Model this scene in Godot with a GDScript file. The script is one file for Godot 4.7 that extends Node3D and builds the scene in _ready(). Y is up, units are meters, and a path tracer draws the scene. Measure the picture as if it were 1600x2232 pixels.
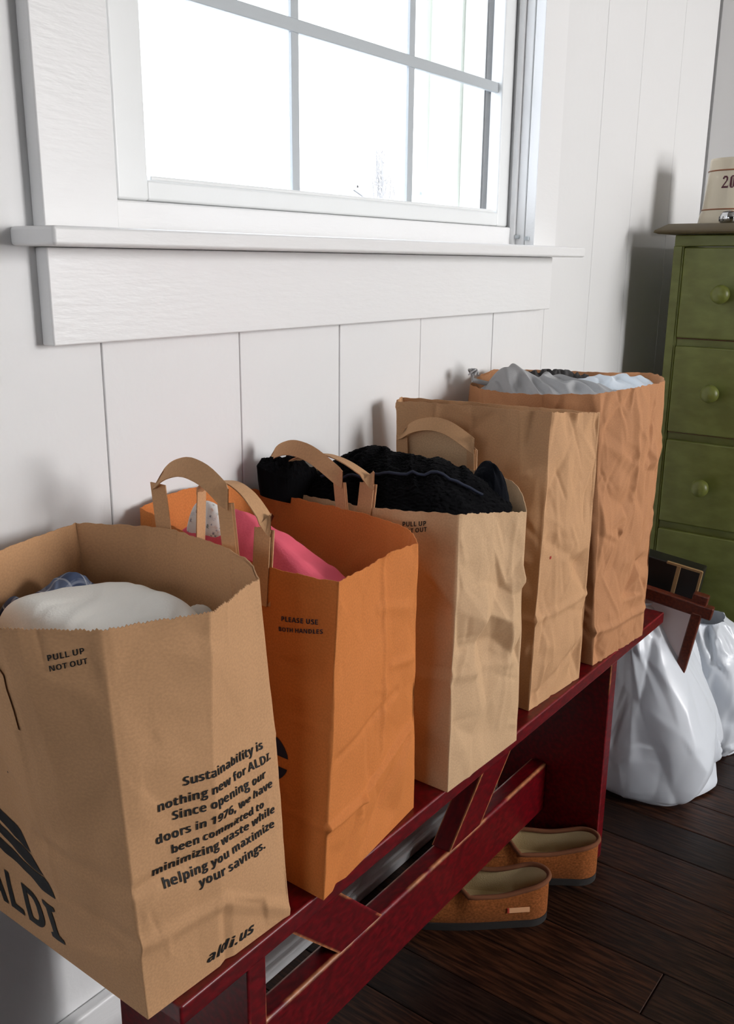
extends Node3D

# ---------------------------------------------------------------- mesh building
class MB:
	var v := PackedVector3Array()
	var n := PackedVector3Array()
	var c := PackedColorArray()
	var idx := PackedInt32Array()
	var colored := false

	# nu columns by nv rows; columns run to the right and rows upwards as seen from outside
	func grid(p: PackedVector3Array, nu: int, nv: int, wrap := false, flip := false, col := PackedColorArray()) -> void:
		var base := v.size()
		var nn := PackedVector3Array()
		nn.resize(p.size())
		var cols: int = nu if wrap else nu - 1
		for j in nv - 1:
			for i in cols:
				var i2: int = (i + 1) % nu
				var a: int = j * nu + i
				var b: int = j * nu + i2
				var d: int = (j + 1) * nu + i
				var e: int = (j + 1) * nu + i2
				var fn := (p[e] - p[a]).cross(p[d] - p[b])
				nn[a] += fn
				nn[b] += fn
				nn[d] += fn
				nn[e] += fn
				if flip:
					idx.append_array([base + a, base + b, base + e, base + a, base + e, base + d])
				else:
					idx.append_array([base + a, base + e, base + b, base + a, base + d, base + e])
		v.append_array(p)
		for k in nn.size():
			n.append(-nn[k].normalized() if flip else nn[k].normalized())
		if col.size() == p.size():
			colored = true
			c.append_array(col)
		else:
			fill()

	func fill() -> void:
		while c.size() < v.size():
			c.append(Color.WHITE)

	# box with rounded edges; segs cuts the long axes so that wear can vary along them
	func box(size: Vector3, at: Vector3, ch := 0.0015, turn := Basis(), seg := 0.0, wear: FastNoiseLite = null, amount := 0.0, ytop := 1e9, amount_top := 0.0) -> void:
		var h := size / 2.0
		ch = minf(ch, minf(h.x, minf(h.y, h.z)) * 0.9)
		var lists: Array = []
		for k in 3:
			var l: Array = [-h[k], -h[k] + ch]
			if seg > 0.0:
				var cnt := int((2.0 * h[k] - 2.0 * ch) / seg)
				for q in range(1, cnt):
					l.append(-h[k] + ch + (2.0 * h[k] - 2.0 * ch) * q / cnt)
			l.append_array([h[k] - ch, h[k]])
			lists.append(l)
		var inner := h - Vector3.ONE * ch
		for axis in 3:
			var ua: int = (axis + 1) % 3
			var va: int = (axis + 2) % 3
			for s in [-1.0, 1.0]:
				var base := v.size()
				var lu: Array = lists[ua]
				var lv: Array = lists[va]
				for j in lv.size():
					for i in lu.size():
						var p := Vector3()
						p[axis] = s * h[axis]
						p[ua] = lu[i]
						p[va] = lv[j]
						var cl := p.clamp(-inner, inner)
						var nn := (p - cl).normalized()
						v.append(at + turn * (cl + nn * ch))
						n.append(turn * nn)
						if wear != null:
							colored = true
							var border: bool = i == 0 or j == 0 or i == lu.size() - 1 or j == lv.size() - 1
							c.append(worn_paint(at + turn * p, border, amount_top if (at + turn * p).y > ytop else amount, wear))
				for j in lv.size() - 1:
					for i in lu.size() - 1:
						var a: int = base + j * lu.size() + i
						var b := a + 1
						var d: int = a + lu.size()
						var e := d + 1
						if s > 0:
							idx.append_array([a, e, b, a, d, e])
						else:
							idx.append_array([a, b, e, a, e, d])
		fill()

	# red paint, rubbed to bare wood along some edges
	func worn_paint(p: Vector3, border: bool, amount: float, wear: FastNoiseLite) -> Color:
		if not border:
			return Color8(110, 8, 18).srgb_to_linear()
		if wear.get_noise_3dv(p) > 0.32 - amount:
			return Color8(214, 140, 92).srgb_to_linear()
		return Color8(146, 34, 46).srgb_to_linear()

	func tri(a: Vector3, b: Vector3, d: Vector3, nn: Vector3) -> void:
		var k := v.size()
		v.append_array([a, b, d])
		n.append_array([nn, nn, nn])
		if (b - a).cross(d - a).dot(nn) > 0:
			idx.append_array([k, k + 2, k + 1])
		else:
			idx.append_array([k, k + 1, k + 2])
		fill()

	func fan(p: PackedVector3Array, nn: Vector3) -> void:
		var m := Vector3()
		for q in p:
			m += q
		m /= p.size()
		for k in p.size():
			tri(m, p[k], p[(k + 1) % p.size()], nn)

	# flat polygon in the plane of ax and ay, given thickness along az
	func prism(poly: PackedVector2Array, o: Vector3, ax: Vector3, ay: Vector3, az: Vector3, th: float) -> void:
		var t := Geometry2D.triangulate_polygon(poly)
		for s in [0.0, th]:
			var nn: Vector3 = az if s > 0 else -az
			for k in range(0, t.size(), 3):
				tri(o + ax * poly[t[k]].x + ay * poly[t[k]].y + az * s, o + ax * poly[t[k + 1]].x + ay * poly[t[k + 1]].y + az * s, o + ax * poly[t[k + 2]].x + ay * poly[t[k + 2]].y + az * s, nn)
		var m := Vector2()
		for q in poly:
			m += q / poly.size()
		for k in poly.size():
			var p := poly[k]
			var q := poly[(k + 1) % poly.size()]
			var a := o + ax * p.x + ay * p.y
			var b := o + ax * q.x + ay * q.y
			var nn := (b - a).cross(az).normalized()
			var out := ax * ((p + q) / 2.0 - m).x + ay * ((p + q) / 2.0 - m).y
			if nn.dot(out) < 0:
				nn = -nn
			tri(a, b, b + az * th, nn)
			tri(a, b + az * th, a + az * th, nn)

	# a round bar along a path
	func tube(path: Array, rad: Array, k := 10) -> void:
		var p := PackedVector3Array()
		var side := Vector3()
		for j in path.size():
			var t: Vector3 = (path[mini(j + 1, path.size() - 1)] - path[maxi(j - 1, 0)]).normalized()
			if j == 0:
				side = t.cross(Vector3.UP if absf(t.y) < 0.9 else Vector3.RIGHT).normalized()
			side = (side - t * side.dot(t)).normalized()
			var up := side.cross(t)
			for i in k:
				var a := TAU * i / k
				p.append(path[j] + (side * cos(a) - up * sin(a)) * rad[mini(j, rad.size() - 1)])
		grid(p, k, path.size(), true)
		var e := PackedVector3Array()
		for i in k:
			e.append(p[i])
		fan(e, (path[0] - path[1]).normalized())
		e.clear()
		for i in k:
			e.append(p[p.size() - k + i])
		fan(e, (path[-1] - path[-2]).normalized())

	# a turned shape: profile of (radius, height) from below upwards
	func lathe(prof: Array, o: Vector3, turn := Basis(), k := 28) -> void:
		var p := PackedVector3Array()
		for q in prof:
			for i in k:
				var a := -TAU * i / k
				p.append(o + turn * Vector3(q.x * cos(a), q.y, q.x * sin(a)))
		grid(p, k, prof.size(), true)

	# a strip of paper: centres and half-width vectors
	func ribbon(ctr: Array, half: Array, th: float) -> void:
		var rows: Array = [PackedVector3Array(), PackedVector3Array(), PackedVector3Array(), PackedVector3Array()]
		for k in ctr.size():
			var t: Vector3 = (ctr[mini(k + 1, ctr.size() - 1)] - ctr[maxi(k - 1, 0)]).normalized()
			var nn := t.cross(half[k]).normalized() * th / 2.0
			rows[0].append(ctr[k] + half[k] + nn)
			rows[1].append(ctr[k] - half[k] + nn)
			rows[2].append(ctr[k] - half[k] - nn)
			rows[3].append(ctr[k] + half[k] - nn)
		for q in 4:
			var p := PackedVector3Array()
			for k in ctr.size():
				p.append(rows[q][k])
				p.append(rows[(q + 1) % 4][k])
			grid(p, 2, ctr.size())

	func build(m: Material) -> ArrayMesh:
		var a: Array = []
		a.resize(Mesh.ARRAY_MAX)
		a[Mesh.ARRAY_VERTEX] = v
		a[Mesh.ARRAY_NORMAL] = n
		if colored:
			a[Mesh.ARRAY_COLOR] = c
		a[Mesh.ARRAY_INDEX] = idx
		var r := ArrayMesh.new()
		r.add_surface_from_arrays(Mesh.PRIMITIVE_TRIANGLES, a)
		r.surface_set_material(0, m)
		return r

# ---------------------------------------------------------------- nodes
var used := {}

func numbered(called: String) -> String:
	used[called] = used.get(called, -1) + 1
	return called if used[called] == 0 else "%s_%03d" % [called, used[called]]

func part(called: String, mb: MB, m: Material, parent: Node3D, label := "") -> MeshInstance3D:
	var o := MeshInstance3D.new()
	o.mesh = mb.build(m)
	var k := 0
	var nm := called
	while parent.has_node(nm):
		k += 1
		nm = "%s_%03d" % [called, k]
	o.name = nm
	parent.add_child(o, true)
	if label:
		o.set_meta("label", label)
	return o

func tag(o: Node3D, label: String, category: String, group := "", kind := "") -> Node3D:
	o.set_meta("label", label)
	if category:
		o.set_meta("category", category)
	if group:
		o.set_meta("group", group)
	if kind:
		o.set_meta("kind", kind)
	return o

func thing(called: String, label: String, category: String, group := "") -> Node3D:
	var o := Node3D.new()
	o.name = numbered(called)
	add_child(o, true)
	return tag(o, label, category, group)

func single(called: String, mb: MB, m: Material, label: String, category: String, group := "", kind := "") -> MeshInstance3D:
	var o := MeshInstance3D.new()
	o.mesh = mb.build(m)
	o.name = numbered(called)
	add_child(o, true)
	tag(o, label, category, group, kind)
	return o

func struct(called: String, mb: MB, m: Material, label: String) -> MeshInstance3D:
	return single(called, mb, m, label, "", "", "structure")

# ---------------------------------------------------------------- materials
var M := {}

func noise_tex(freq: float, seed_: int, lo: Color, hi: Color, kind := FastNoiseLite.TYPE_SIMPLEX_SMOOTH, oct := 4, size := 512, p0 := 0.0, p1 := 1.0) -> NoiseTexture2D:
	var f := FastNoiseLite.new()
	f.noise_type = kind
	f.seed = seed_
	f.frequency = freq
	f.fractal_octaves = oct
	var t := NoiseTexture2D.new()
	t.width = size
	t.height = size
	t.seamless = true
	t.noise = f
	var g := Gradient.new()
	g.offsets = PackedFloat32Array([p0, p1])
	g.colors = PackedColorArray([lo, hi])
	t.color_ramp = g
	return t

func mat(nm: String, col: Color, rough: float, tex: Texture2D = null, bump: Texture2D = null, bump_cm := 0.0, scl := Vector3.ONE, spec := 0.5) -> StandardMaterial3D:
	var m := StandardMaterial3D.new()
	m.resource_name = nm
	m.albedo_color = col
	m.roughness = rough
	m.metallic_specular = spec
	if tex or bump:
		m.uv1_triplanar = true
		m.uv1_world_triplanar = true
		m.uv1_scale = scl
	if tex:
		m.albedo_texture = tex
	if bump:
		m.heightmap_enabled = true
		m.heightmap_texture = bump
		m.heightmap_scale = bump_cm
	M[nm] = m
	return m

func c8(r: int, g: int, b: int) -> Color:
	return Color(r / 255.0, g / 255.0, b / 255.0)

func make_materials() -> void:
	var grain := noise_tex(0.09, 3, Color(0.93, 0.93, 0.93), Color.WHITE, FastNoiseLite.TYPE_SIMPLEX_SMOOTH, 3, 512, 0.2, 0.8)
	var fibre := noise_tex(0.06, 5, Color(0.2, 0.2, 0.2), Color.WHITE, FastNoiseLite.TYPE_SIMPLEX_SMOOTH, 4, 512)
	var brush := noise_tex(0.015, 9, Color.BLACK, Color.WHITE, FastNoiseLite.TYPE_SIMPLEX_SMOOTH, 4, 512)
	mat("white_wall_paint", c8(233, 233, 233), 0.5, null, brush, 0.025, Vector3(6, 5, 6))
	mat("white_trim_paint", c8(238, 238, 238), 0.36, null, brush, 0.028, Vector3(3, 14, 14))
	mat("white_vinyl", c8(236, 238, 238), 0.35)
	mat("grey_vinyl_bar", c8(186, 192, 196), 0.4)
	mat("outside_vinyl", c8(232, 236, 226), 0.5)
	mat("dark_gasket", c8(40, 40, 42), 0.6)
	mat("ceiling_paint", c8(130, 126, 120), 0.8)
	mat("room_wall_paint", c8(84, 78, 72), 0.8)
	mat("dark_gap", c8(30, 26, 24), 0.9)
	for k in 5:
		var col: Color = [c8(204, 158, 116), c8(212, 129, 68), c8(208, 172, 134), c8(202, 157, 116), c8(190, 136, 96)][k]
		var pm := mat("kraft_paper_%d" % k, col, 0.72, grain, fibre, 0.01, Vector3(7, 7, 7), 0.3)
		pm.backlight_enabled = true
		pm.backlight = Color(0.06, 0.04, 0.02)
	mat("black_ink", c8(14, 14, 15), 0.7)
	mat("navy_ink", c8(24, 30, 62), 0.7)
	mat("red_ink", c8(170, 40, 25), 0.7)
	var stain := noise_tex(0.03, 21, Color(0.7, 0.7, 0.7), Color.WHITE, FastNoiseLite.TYPE_SIMPLEX_SMOOTH, 4, 512, 0.2, 0.8)
	var bench := mat("red_bench_paint", c8(128, 14, 26), 0.36, stain, brush, 0.012, Vector3(3, 6, 6))
	bench.vertex_color_use_as_albedo = true
	for k in 4:
		var woodcol: Color = [c8(62, 35, 21), c8(52, 30, 18), c8(70, 39, 22), c8(45, 27, 18)][k]
		var wood := noise_tex(0.02, 31 + k, Color(0.45, 0.42, 0.4), Color(1, 1, 1), FastNoiseLite.TYPE_SIMPLEX_SMOOTH, 5, 512, 0.25, 0.75)
		mat("dark_floor_wood_%d" % k, woodcol, 0.42, wood, brush, 0.03, Vector3(14, 14, 1.1), 0.4)
	var green := noise_tex(0.012, 41, c8(226, 222, 200), Color.WHITE, FastNoiseLite.TYPE_SIMPLEX_SMOOTH, 4, 512, 0.2, 0.8)
	var gm := mat("olive_green_paint", c8(112, 118, 55), 0.42, green, brush, 0.03, Vector3(2, 4, 2))
	gm.vertex_color_use_as_albedo = true
	mat("olive_brown_top", c8(92, 78, 46), 0.4, green, brush, 0.04, Vector3(2, 4, 2))
	mat("white_cotton", c8(244, 242, 235), 0.9, null, fibre, 0.03, Vector3(9, 9, 9), 0.2)
	mat("pink_cotton", c8(226, 98, 116), 0.9, null, fibre, 0.04, Vector3(9, 9, 9), 0.2)
	var pl := plaid()
	mat("blue_plaid_cotton", Color.WHITE, 0.9, pl, null, 0.0, Vector3(14, 14, 14), 0.2)
	mat("floral_cotton", Color.WHITE, 0.9, floral(), null, 0.0, Vector3(16, 16, 16), 0.2)
	mat("navy_trim", c8(34, 36, 60), 0.8)
	var fl := mat("black_fleece", c8(13, 13, 15), 0.95, null, null, 0.0, Vector3.ONE, 0.15)
	fl.rim_enabled = true
	fl.rim = 0.12
	var bl := mat("black_blue_cloth", c8(13, 15, 21), 0.9, null, fibre, 0.05, Vector3(9, 9, 9), 0.2)
	bl.rim_enabled = true
	bl.rim = 0.15
	mat("navy_piping", c8(30, 38, 58), 0.8)
	var gr := mat("grey_blanket", c8(168, 168, 169), 0.95, null, fibre, 0.05, Vector3(12, 12, 12), 0.2)
	gr.rim_enabled = true
	gr.rim = 0.3
	mat("pale_sheet", c8(222, 230, 238), 0.9, null, fibre, 0.03, Vector3(9, 9, 9), 0.2)
	mat("dark_blanket", c8(70, 68, 68), 0.95)
	var suede := mat("tan_suede", c8(158, 92, 48), 0.95, stain, fibre, 0.03, Vector3(14, 14, 14), 0.15)
	suede.rim_enabled = true
	suede.rim = 0.2
	mat("suede_binding", c8(112, 66, 38), 0.95)
	mat("cream_lining", c8(206, 184, 140), 0.97, null, fibre, 0.08, Vector3(12, 12, 12), 0.1)
	mat("dark_rubber", c8(30, 26, 24), 0.8)
	mat("tag_cloth", c8(228, 168, 122), 0.8)
	mat("tag_red", c8(190, 60, 40), 0.8)
	var pla := mat("white_plastic_film", c8(224, 229, 236), 0.32, null, null, 0.0, Vector3.ONE, 0.5)
	pla.backlight_enabled = true
	pla.backlight = Color(0.35, 0.35, 0.36)
	mat("mat_board", c8(222, 206, 204), 0.8)
	mat("red_brown_wood", c8(106, 44, 24), 0.4, stain, brush, 0.05, Vector3(8, 8, 8))
	mat("black_lacquer", c8(20, 19, 18), 0.4)
	mat("gold_edge", c8(150, 120, 80), 0.5)
	mat("cream_ceramic", c8(222, 212, 190), 0.22)
	mat("copper_band", c8(150, 92, 58), 0.35)
	mat("maroon_ink", c8(84, 18, 38), 0.5)
	mat("orange_ink", c8(176, 74, 34), 0.5)
	var ch := mat("chrome", c8(210, 212, 214), 0.08)
	ch.metallic = 1.0
	mat("dark_slit", c8(18, 18, 20), 0.4)
	var gl := StandardMaterial3D.new()
	gl.resource_name = "window_glass"
	gl.transparency = BaseMaterial3D.TRANSPARENCY_ALPHA
	gl.albedo_color = Color(1, 1, 1, 0.04)
	gl.roughness = 0.02
	M["window_glass"] = gl
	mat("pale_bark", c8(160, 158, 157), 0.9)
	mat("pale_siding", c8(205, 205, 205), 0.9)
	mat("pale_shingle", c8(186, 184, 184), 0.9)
	mat("snowy_ground", c8(225, 227, 230), 0.9)

func plaid() -> ImageTexture:
	var im := Image.create(128, 128, false, Image.FORMAT_RGB8)
	for y in 128:
		for x in 128:
			var a := int(x / 32.0) % 2
			var b := int(y / 32.0) % 2
			var col := c8(44, 54, 84).lerp(c8(120, 132, 158), 0.5 * (a + b))
			if x % 32 < 3 or y % 32 < 3:
				col = col.lerp(c8(225, 228, 235), 0.75)
			im.set_pixel(x, y, col)
	return ImageTexture.create_from_image(im)

func floral() -> ImageTexture:
	var r := RandomNumberGenerator.new()
	r.seed = 77
	var im := Image.create(128, 128, false, Image.FORMAT_RGB8)
	im.fill(c8(226, 224, 222))
	for k in 46:
		var p := Vector2(r.randf_range(5, 122), r.randf_range(5, 122))
		var col: Color = [c8(40, 50, 90), c8(60, 70, 110), c8(190, 120, 80), c8(70, 90, 80)][k % 4]
		var s := r.randf_range(2.0, 5.0)
		for y in range(int(p.y - s), int(p.y + s)):
			for x in range(int(p.x - s), int(p.x + s)):
				var d := Vector2(x, y) - p
				if d.length() < s * (0.6 + 0.4 * cos(5.0 * d.angle())):
					im.set_pixel(clampi(x, 0, 127), clampi(y, 0, 127), col)
	return ImageTexture.create_from_image(im)

# ---------------------------------------------------------------- folded sheets
# displacement of a face whose paper is broken into flat facets; n by m grid, W by H metres
func facets(n: int, m: int, W: float, H: float, cnt: int, amp: float, r: RandomNumberGenerator, extra: Array = [], free_top := false) -> PackedFloat32Array:
	var pts := PackedVector2Array()
	var d := PackedFloat32Array()
	for k in 7:
		for e in [Vector2(0, k / 6.0), Vector2(1, k / 6.0), Vector2(k / 6.0, 0), Vector2(k / 6.0, 1)]:
			pts.append(Vector2(e.x * W, e.y * H) + Vector2(r.randf() - 0.5, r.randf() - 0.5) * 0.0001)
			d.append(r.randfn() * amp * 0.5 if free_top and e.y == 1 else 0.0)
	for k in cnt:
		pts.append(Vector2(r.randf_range(0.03, 0.97) * W, r.randf_range(0.03, 0.97) * H))
		d.append(r.randfn() * amp)
	for e in extra:
		pts.append(Vector2(e.x * W, e.y * H))
		d.append(e.z)
	var t := Geometry2D.triangulate_delaunay(pts)
	var out := PackedFloat32Array()
	out.resize(n * m)
	for k in range(0, t.size(), 3):
		var a := pts[t[k]]
		var b := pts[t[k + 1]]
		var c := pts[t[k + 2]]
		var den := (b.y - c.y) * (a.x - c.x) + (c.x - b.x) * (a.y - c.y)
		if absf(den) < 1e-12:
			continue
		var lo := a.min(b).min(c)
		var hi := a.max(b).max(c)
		for j in range(maxi(0, int(floor(lo.y / H * (m - 1)))), mini(m - 1, int(ceil(hi.y / H * (m - 1)))) + 1):
			for i in range(maxi(0, int(floor(lo.x / W * (n - 1)))), mini(n - 1, int(ceil(hi.x / W * (n - 1)))) + 1):
				var p := Vector2(i * W / (n - 1), j * H / (m - 1))
				var w0 := ((b.y - c.y) * (p.x - c.x) + (c.x - b.x) * (p.y - c.y)) / den
				var w1 := ((c.y - a.y) * (p.x - c.x) + (a.x - c.x) * (p.y - c.y)) / den
				var w2 := 1.0 - w0 - w1
				if w0 > -0.001 and w1 > -0.001 and w2 > -0.001:
					out[j * n + i] = w0 * d[t[k]] + w1 * d[t[k + 1]] + w2 * d[t[k + 2]]
	return out

# adds thin straight creases to a displacement grid: count, length, half width, depth, lean from upright
func wrinkle(arr: PackedFloat32Array, n: int, m: int, W: float, H: float, cnt: int, len_: float, wid: float, dep: float, lean: float, r: RandomNumberGenerator) -> void:
	for k in cnt:
		var c := Vector2(r.randf() * W, r.randf() * H)
		var a := r.randfn() * lean
		var l := len_ * r.randf_range(0.4, 1.3)
		var d := Vector2(sin(a), cos(a)) * l / 2.0
		var w := wid * r.randf_range(0.5, 1.4)
		var h := dep * r.randf_range(0.3, 1.3) * (1.0 if r.randf() < 0.6 else -1.0)
		var lo := (c - d).min(c + d) - Vector2(w, w)
		var hi := (c - d).max(c + d) + Vector2(w, w)
		for j in range(maxi(0, int(lo.y / H * (m - 1))), mini(m - 1, int(hi.y / H * (m - 1)) + 1) + 1):
			for i in range(maxi(0, int(lo.x / W * (n - 1))), mini(n - 1, int(hi.x / W * (n - 1)) + 1) + 1):
				var p := Vector2(i * W / (n - 1), j * H / (m - 1))
				var q := Geometry2D.get_closest_point_to_segment(p, c - d, c + d)
				var e := p.distance_to(q)
				if e < w:
					var f := 1.0 - absf((q - c).length() / (l / 2.0))
					arr[j * n + i] += h * pow(1.0 - e / w, 1.4) * minf(1.0, 0.15 + f * 2.0)

func along(poly: Array, u: float) -> Vector3:
	var total := 0.0
	for k in poly.size() - 1:
		total += poly[k].distance_to(poly[k + 1])
	var at := u * total
	for k in poly.size() - 1:
		var l: float = poly[k].distance_to(poly[k + 1])
		if at <= l or k == poly.size() - 2:
			return poly[k].lerp(poly[k + 1], clampf(at / maxf(l, 1e-9), 0.0, 1.0))
		at -= l
	return poly[-1]

func soft(poly: Array) -> Array:
	# rounds a rim polyline a little (corner cutting, ends kept)
	var o: Array = [poly[0]]
	for k in poly.size() - 1:
		if k > 0:
			o.append(poly[k].lerp(poly[k + 1], 0.22))
		if k < poly.size() - 2:
			o.append(poly[k].lerp(poly[k + 1], 0.78))
	o.append(poly[-1])
	return o

# one paper bag body. faces in the order left, front, right, back, each running to the right as seen from outside
func bag_body(s: Dictionary, parent: Node3D, m: Material) -> Dictionary:
	var r := RandomNumberGenerator.new()
	r.seed = s.seed
	var base: Array = s.base  # A B C D
	var foot: Array = [[base[3], base[0]], [base[0], base[1]], [base[1], base[2]], [base[2], base[3]]]
	var counts: Array = s.get("cols", [100, 64, 90, 50])
	var rows: int = s.get("rows", 124)
	var nz := FastNoiseLite.new()
	nz.seed = s.seed
	nz.frequency = 7.0
	nz.fractal_octaves = 3
	var nu := 0
	for q in counts:
		nu += q
	var p := PackedVector3Array()
	p.resize(nu * rows)
	var start: Array = []
	var col := 0
	for f in 4:
		start.append(col)
		var n: int = counts[f]
		var rim: Array = soft(s.rim[f]) if f != 1 else s.rim[f]
		var W: float = foot[f][0].distance_to(foot[f][1])
		var H: float = s.rim[f][0].y - base[0].y
		var big := facets(n + 1, rows, W, H, s.get("big_n", [26, 18, 20, 12])[f], s.get("big", 0.003), r, s.get("dents", {}).get(f, []), true)
		var small := facets(n + 1, rows, W, H, s.get("small_n", [130, 90, 90, 40])[f], s.get("small", 0.0009), r)
		var wr: Array = s.get("wrinkles", [14, 0.06, 0.008, 0.0012, 0.7])
		wrinkle(small, n + 1, rows, W, H, wr[0], wr[1], wr[2], wr[3], wr[4], r)
		var lines: Array = s.get("creases", {}).get(f, [])
		var bulge: float = s.get("bulge", [0.0, 0.0, 0.0, 0.0])[f]
		var vf: float = s.get("vfold", [0.0, 0.0, 0.0, 0.0])[f]
		for i in n:
			var u := float(i) / n
			var top := along(rim, u)
			var bot: Vector3 = foot[f][0].lerp(foot[f][1], u)
			var tan_t := along(rim, minf(u + 0.04, 1.0)) - along(rim, maxf(u - 0.04, 0.0))
			var tan_b: Vector3 = foot[f][1] - foot[f][0]
			var edge := smoothstep(0.0, 0.05, u) * smoothstep(1.0, 0.95, u)
			for j in rows:
				var t := float(j) / (rows - 1)
				var q := bot.lerp(top, t)
				var nrm := tan_b.normalized().lerp(tan_t.normalized(), t).cross(Vector3.UP).normalized()
				var d := bulge * sin(PI * t) * sin(PI * u) + vf * (1.0 - absf(2.0 * u - 1.0)) * sin(PI * minf(t * 1.2, 1.0))
				d += (big[j * (n + 1) + i] + small[j * (n + 1) + i]) * edge
				for c in lines:
					var a := Vector2(c[0].x * W, c[0].y * H)
					var b := Vector2(c[1].x * W, c[1].y * H)
					var pt := Vector2(u * W, t * H)
					var near := Geometry2D.get_closest_point_to_segment(pt, a, b)
					var dist := pt.distance_to(near)
					if dist < c[2]:
						d += c[3] * (1.0 - dist / c[2])
				q += nrm * (d + nz.get_noise_3dv(q) * s.get("warp", 0.003) * minf(t * 6.0, 1.0))
				if j == rows - 1:
					q.y += nz.get_noise_1d(col * 0.05 + i * 0.02) * 0.002
					if s.get("saw", false) and f < 2:
						q.y += 0.0007 * (1.0 if i % 2 == 0 else -1.0)
				p[j * nu + col + i] = q
		col += n
	var mb := MB.new()
	mb.grid(p, nu, rows, true)
	var nn := mb.n.duplicate()
	var inner := PackedVector3Array()
	inner.resize(p.size())
	for k in p.size():
		inner[k] = p[k] - nn[k] * 0.0009
	mb.grid(inner, nu, rows, true, true)
	var lip := PackedVector3Array()
	for k in nu:
		lip.append(p[(rows - 1) * nu + k])
	for k in nu:
		lip.append(inner[(rows - 1) * nu + k])
	mb.grid(lip, nu, 2, true)
	var floor_ := PackedVector3Array()
	for k in range(nu - 1, -1, -2):
		floor_.append(p[k] + Vector3(0, 0.0006, 0))
	mb.fan(floor_, Vector3.DOWN)
	part("bag_body", mb, m, parent)
	return {"p": p, "n": nn, "nu": nu, "rows": rows, "start": start, "counts": counts}

func sample(g: Dictionary, f: int, u: float, t: float, lift: float) -> Array:
	var x: float = clampf(u, 0.0, 0.9999) * g.counts[f]
	var y: float = clampf(t, 0.0, 0.9999) * (g.rows - 1)
	var i := int(x)
	var j := int(y)
	var i0: int = (g.start[f] + i) % g.nu
	var i1: int = (g.start[f] + i + 1) % g.nu
	var fx: float = x - i
	var fy: float = y - j
	var P: PackedVector3Array = g.p
	var N: PackedVector3Array = g.n
	var a := P[j * g.nu + i0].lerp(P[j * g.nu + i1], fx)
	var b := P[(j + 1) * g.nu + i0].lerp(P[(j + 1) * g.nu + i1], fx)
	var na := N[j * g.nu + i0].lerp(N[j * g.nu + i1], fx)
	var nb := N[(j + 1) * g.nu + i0].lerp(N[(j + 1) * g.nu + i1], fx)
	var nrm := na.lerp(nb, fy).normalized()
	return [a.lerp(b, fy) + nrm * lift, nrm]

# face coordinates nearest to a point, measured across the face only
func locate(g: Dictionary, f: int, at: Vector3) -> Vector2:
	var best := 1e9
	var r := Vector2()
	for j in range(0, g.rows):
		for i in g.counts[f]:
			var q: Vector3 = g.p[j * g.nu + g.start[f] + i] - at
			if f == 0 or f == 2:
				q.x = 0
			else:
				q.z = 0
			if q.length_squared() < best:
				best = q.length_squared()
				r = Vector2(float(i) / g.counts[f], float(j) / (g.rows - 1))
	var ax := 2 if f == 0 or f == 2 else 0
	for k in 5:
		var p: Vector3 = sample(g, f, r.x, r.y, 0.0)[0]
		var h := 0.03
		var pu: Vector3 = (sample(g, f, r.x + h, r.y, 0.0)[0] - sample(g, f, r.x - h, r.y, 0.0)[0]) / (2.0 * h)
		var pt: Vector3 = (sample(g, f, r.x, r.y + h, 0.0)[0] - sample(g, f, r.x, r.y - h, 0.0)[0]) / (2.0 * h)
		var ex: float = at[ax] - p[ax]
		var ey: float = at.y - p.y
		var det: float = pu[ax] * pt.y - pt[ax] * pu.y
		if absf(det) < 1e-7:
			break
		r += Vector2((ex * pt.y - pt[ax] * ey) / det, (pu[ax] * ey - pu.y * ex) / det).limit_length(0.03) * 0.7
		r = r.clamp(Vector2.ZERO, Vector2.ONE)
	return r

# lays triangles given in a flat unit frame on a bag face: x from a to b, y up in multiples of the width
func lay(mb: MB, g: Dictionary, f: int, tris: Array, a: Vector2, b: Vector2, up: Vector2, lift: float, cell: float) -> void:
	var todo: Array = tris.duplicate()
	while todo.size():
		var t: Array = todo.pop_back()
		var e := [t[0].distance_to(t[1]), t[1].distance_to(t[2]), t[2].distance_to(t[0])]
		var k := 0
		if e[1] > e[k]:
			k = 1
		if e[2] > e[k]:
			k = 2
		if e[k] > cell:
			var m: Vector2 = (t[k] + t[(k + 1) % 3]) / 2.0
			todo.append([t[k], m, t[(k + 2) % 3]])
			todo.append([m, t[(k + 1) % 3], t[(k + 2) % 3]])
			continue
		var q: Array = []
		for v2 in t:
			var uv: Vector2 = a + (b - a) * v2.x + up * v2.y
			q.append(sample(g, f, uv.x, uv.y, lift))
		mb.tri(q[0][0], q[1][0], q[2][0], q[0][1])

func face_size(g: Dictionary, f: int) -> Vector2:
	var j: int = g.rows / 2
	var w: float = g.p[j * g.nu + g.start[f]].distance_to(g.p[j * g.nu + g.start[f] + g.counts[f] - 1])
	var h: float = g.p[g.start[f]].distance_to(g.p[(g.rows - 1) * g.nu + g.start[f]])
	return Vector2(w, h)

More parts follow.
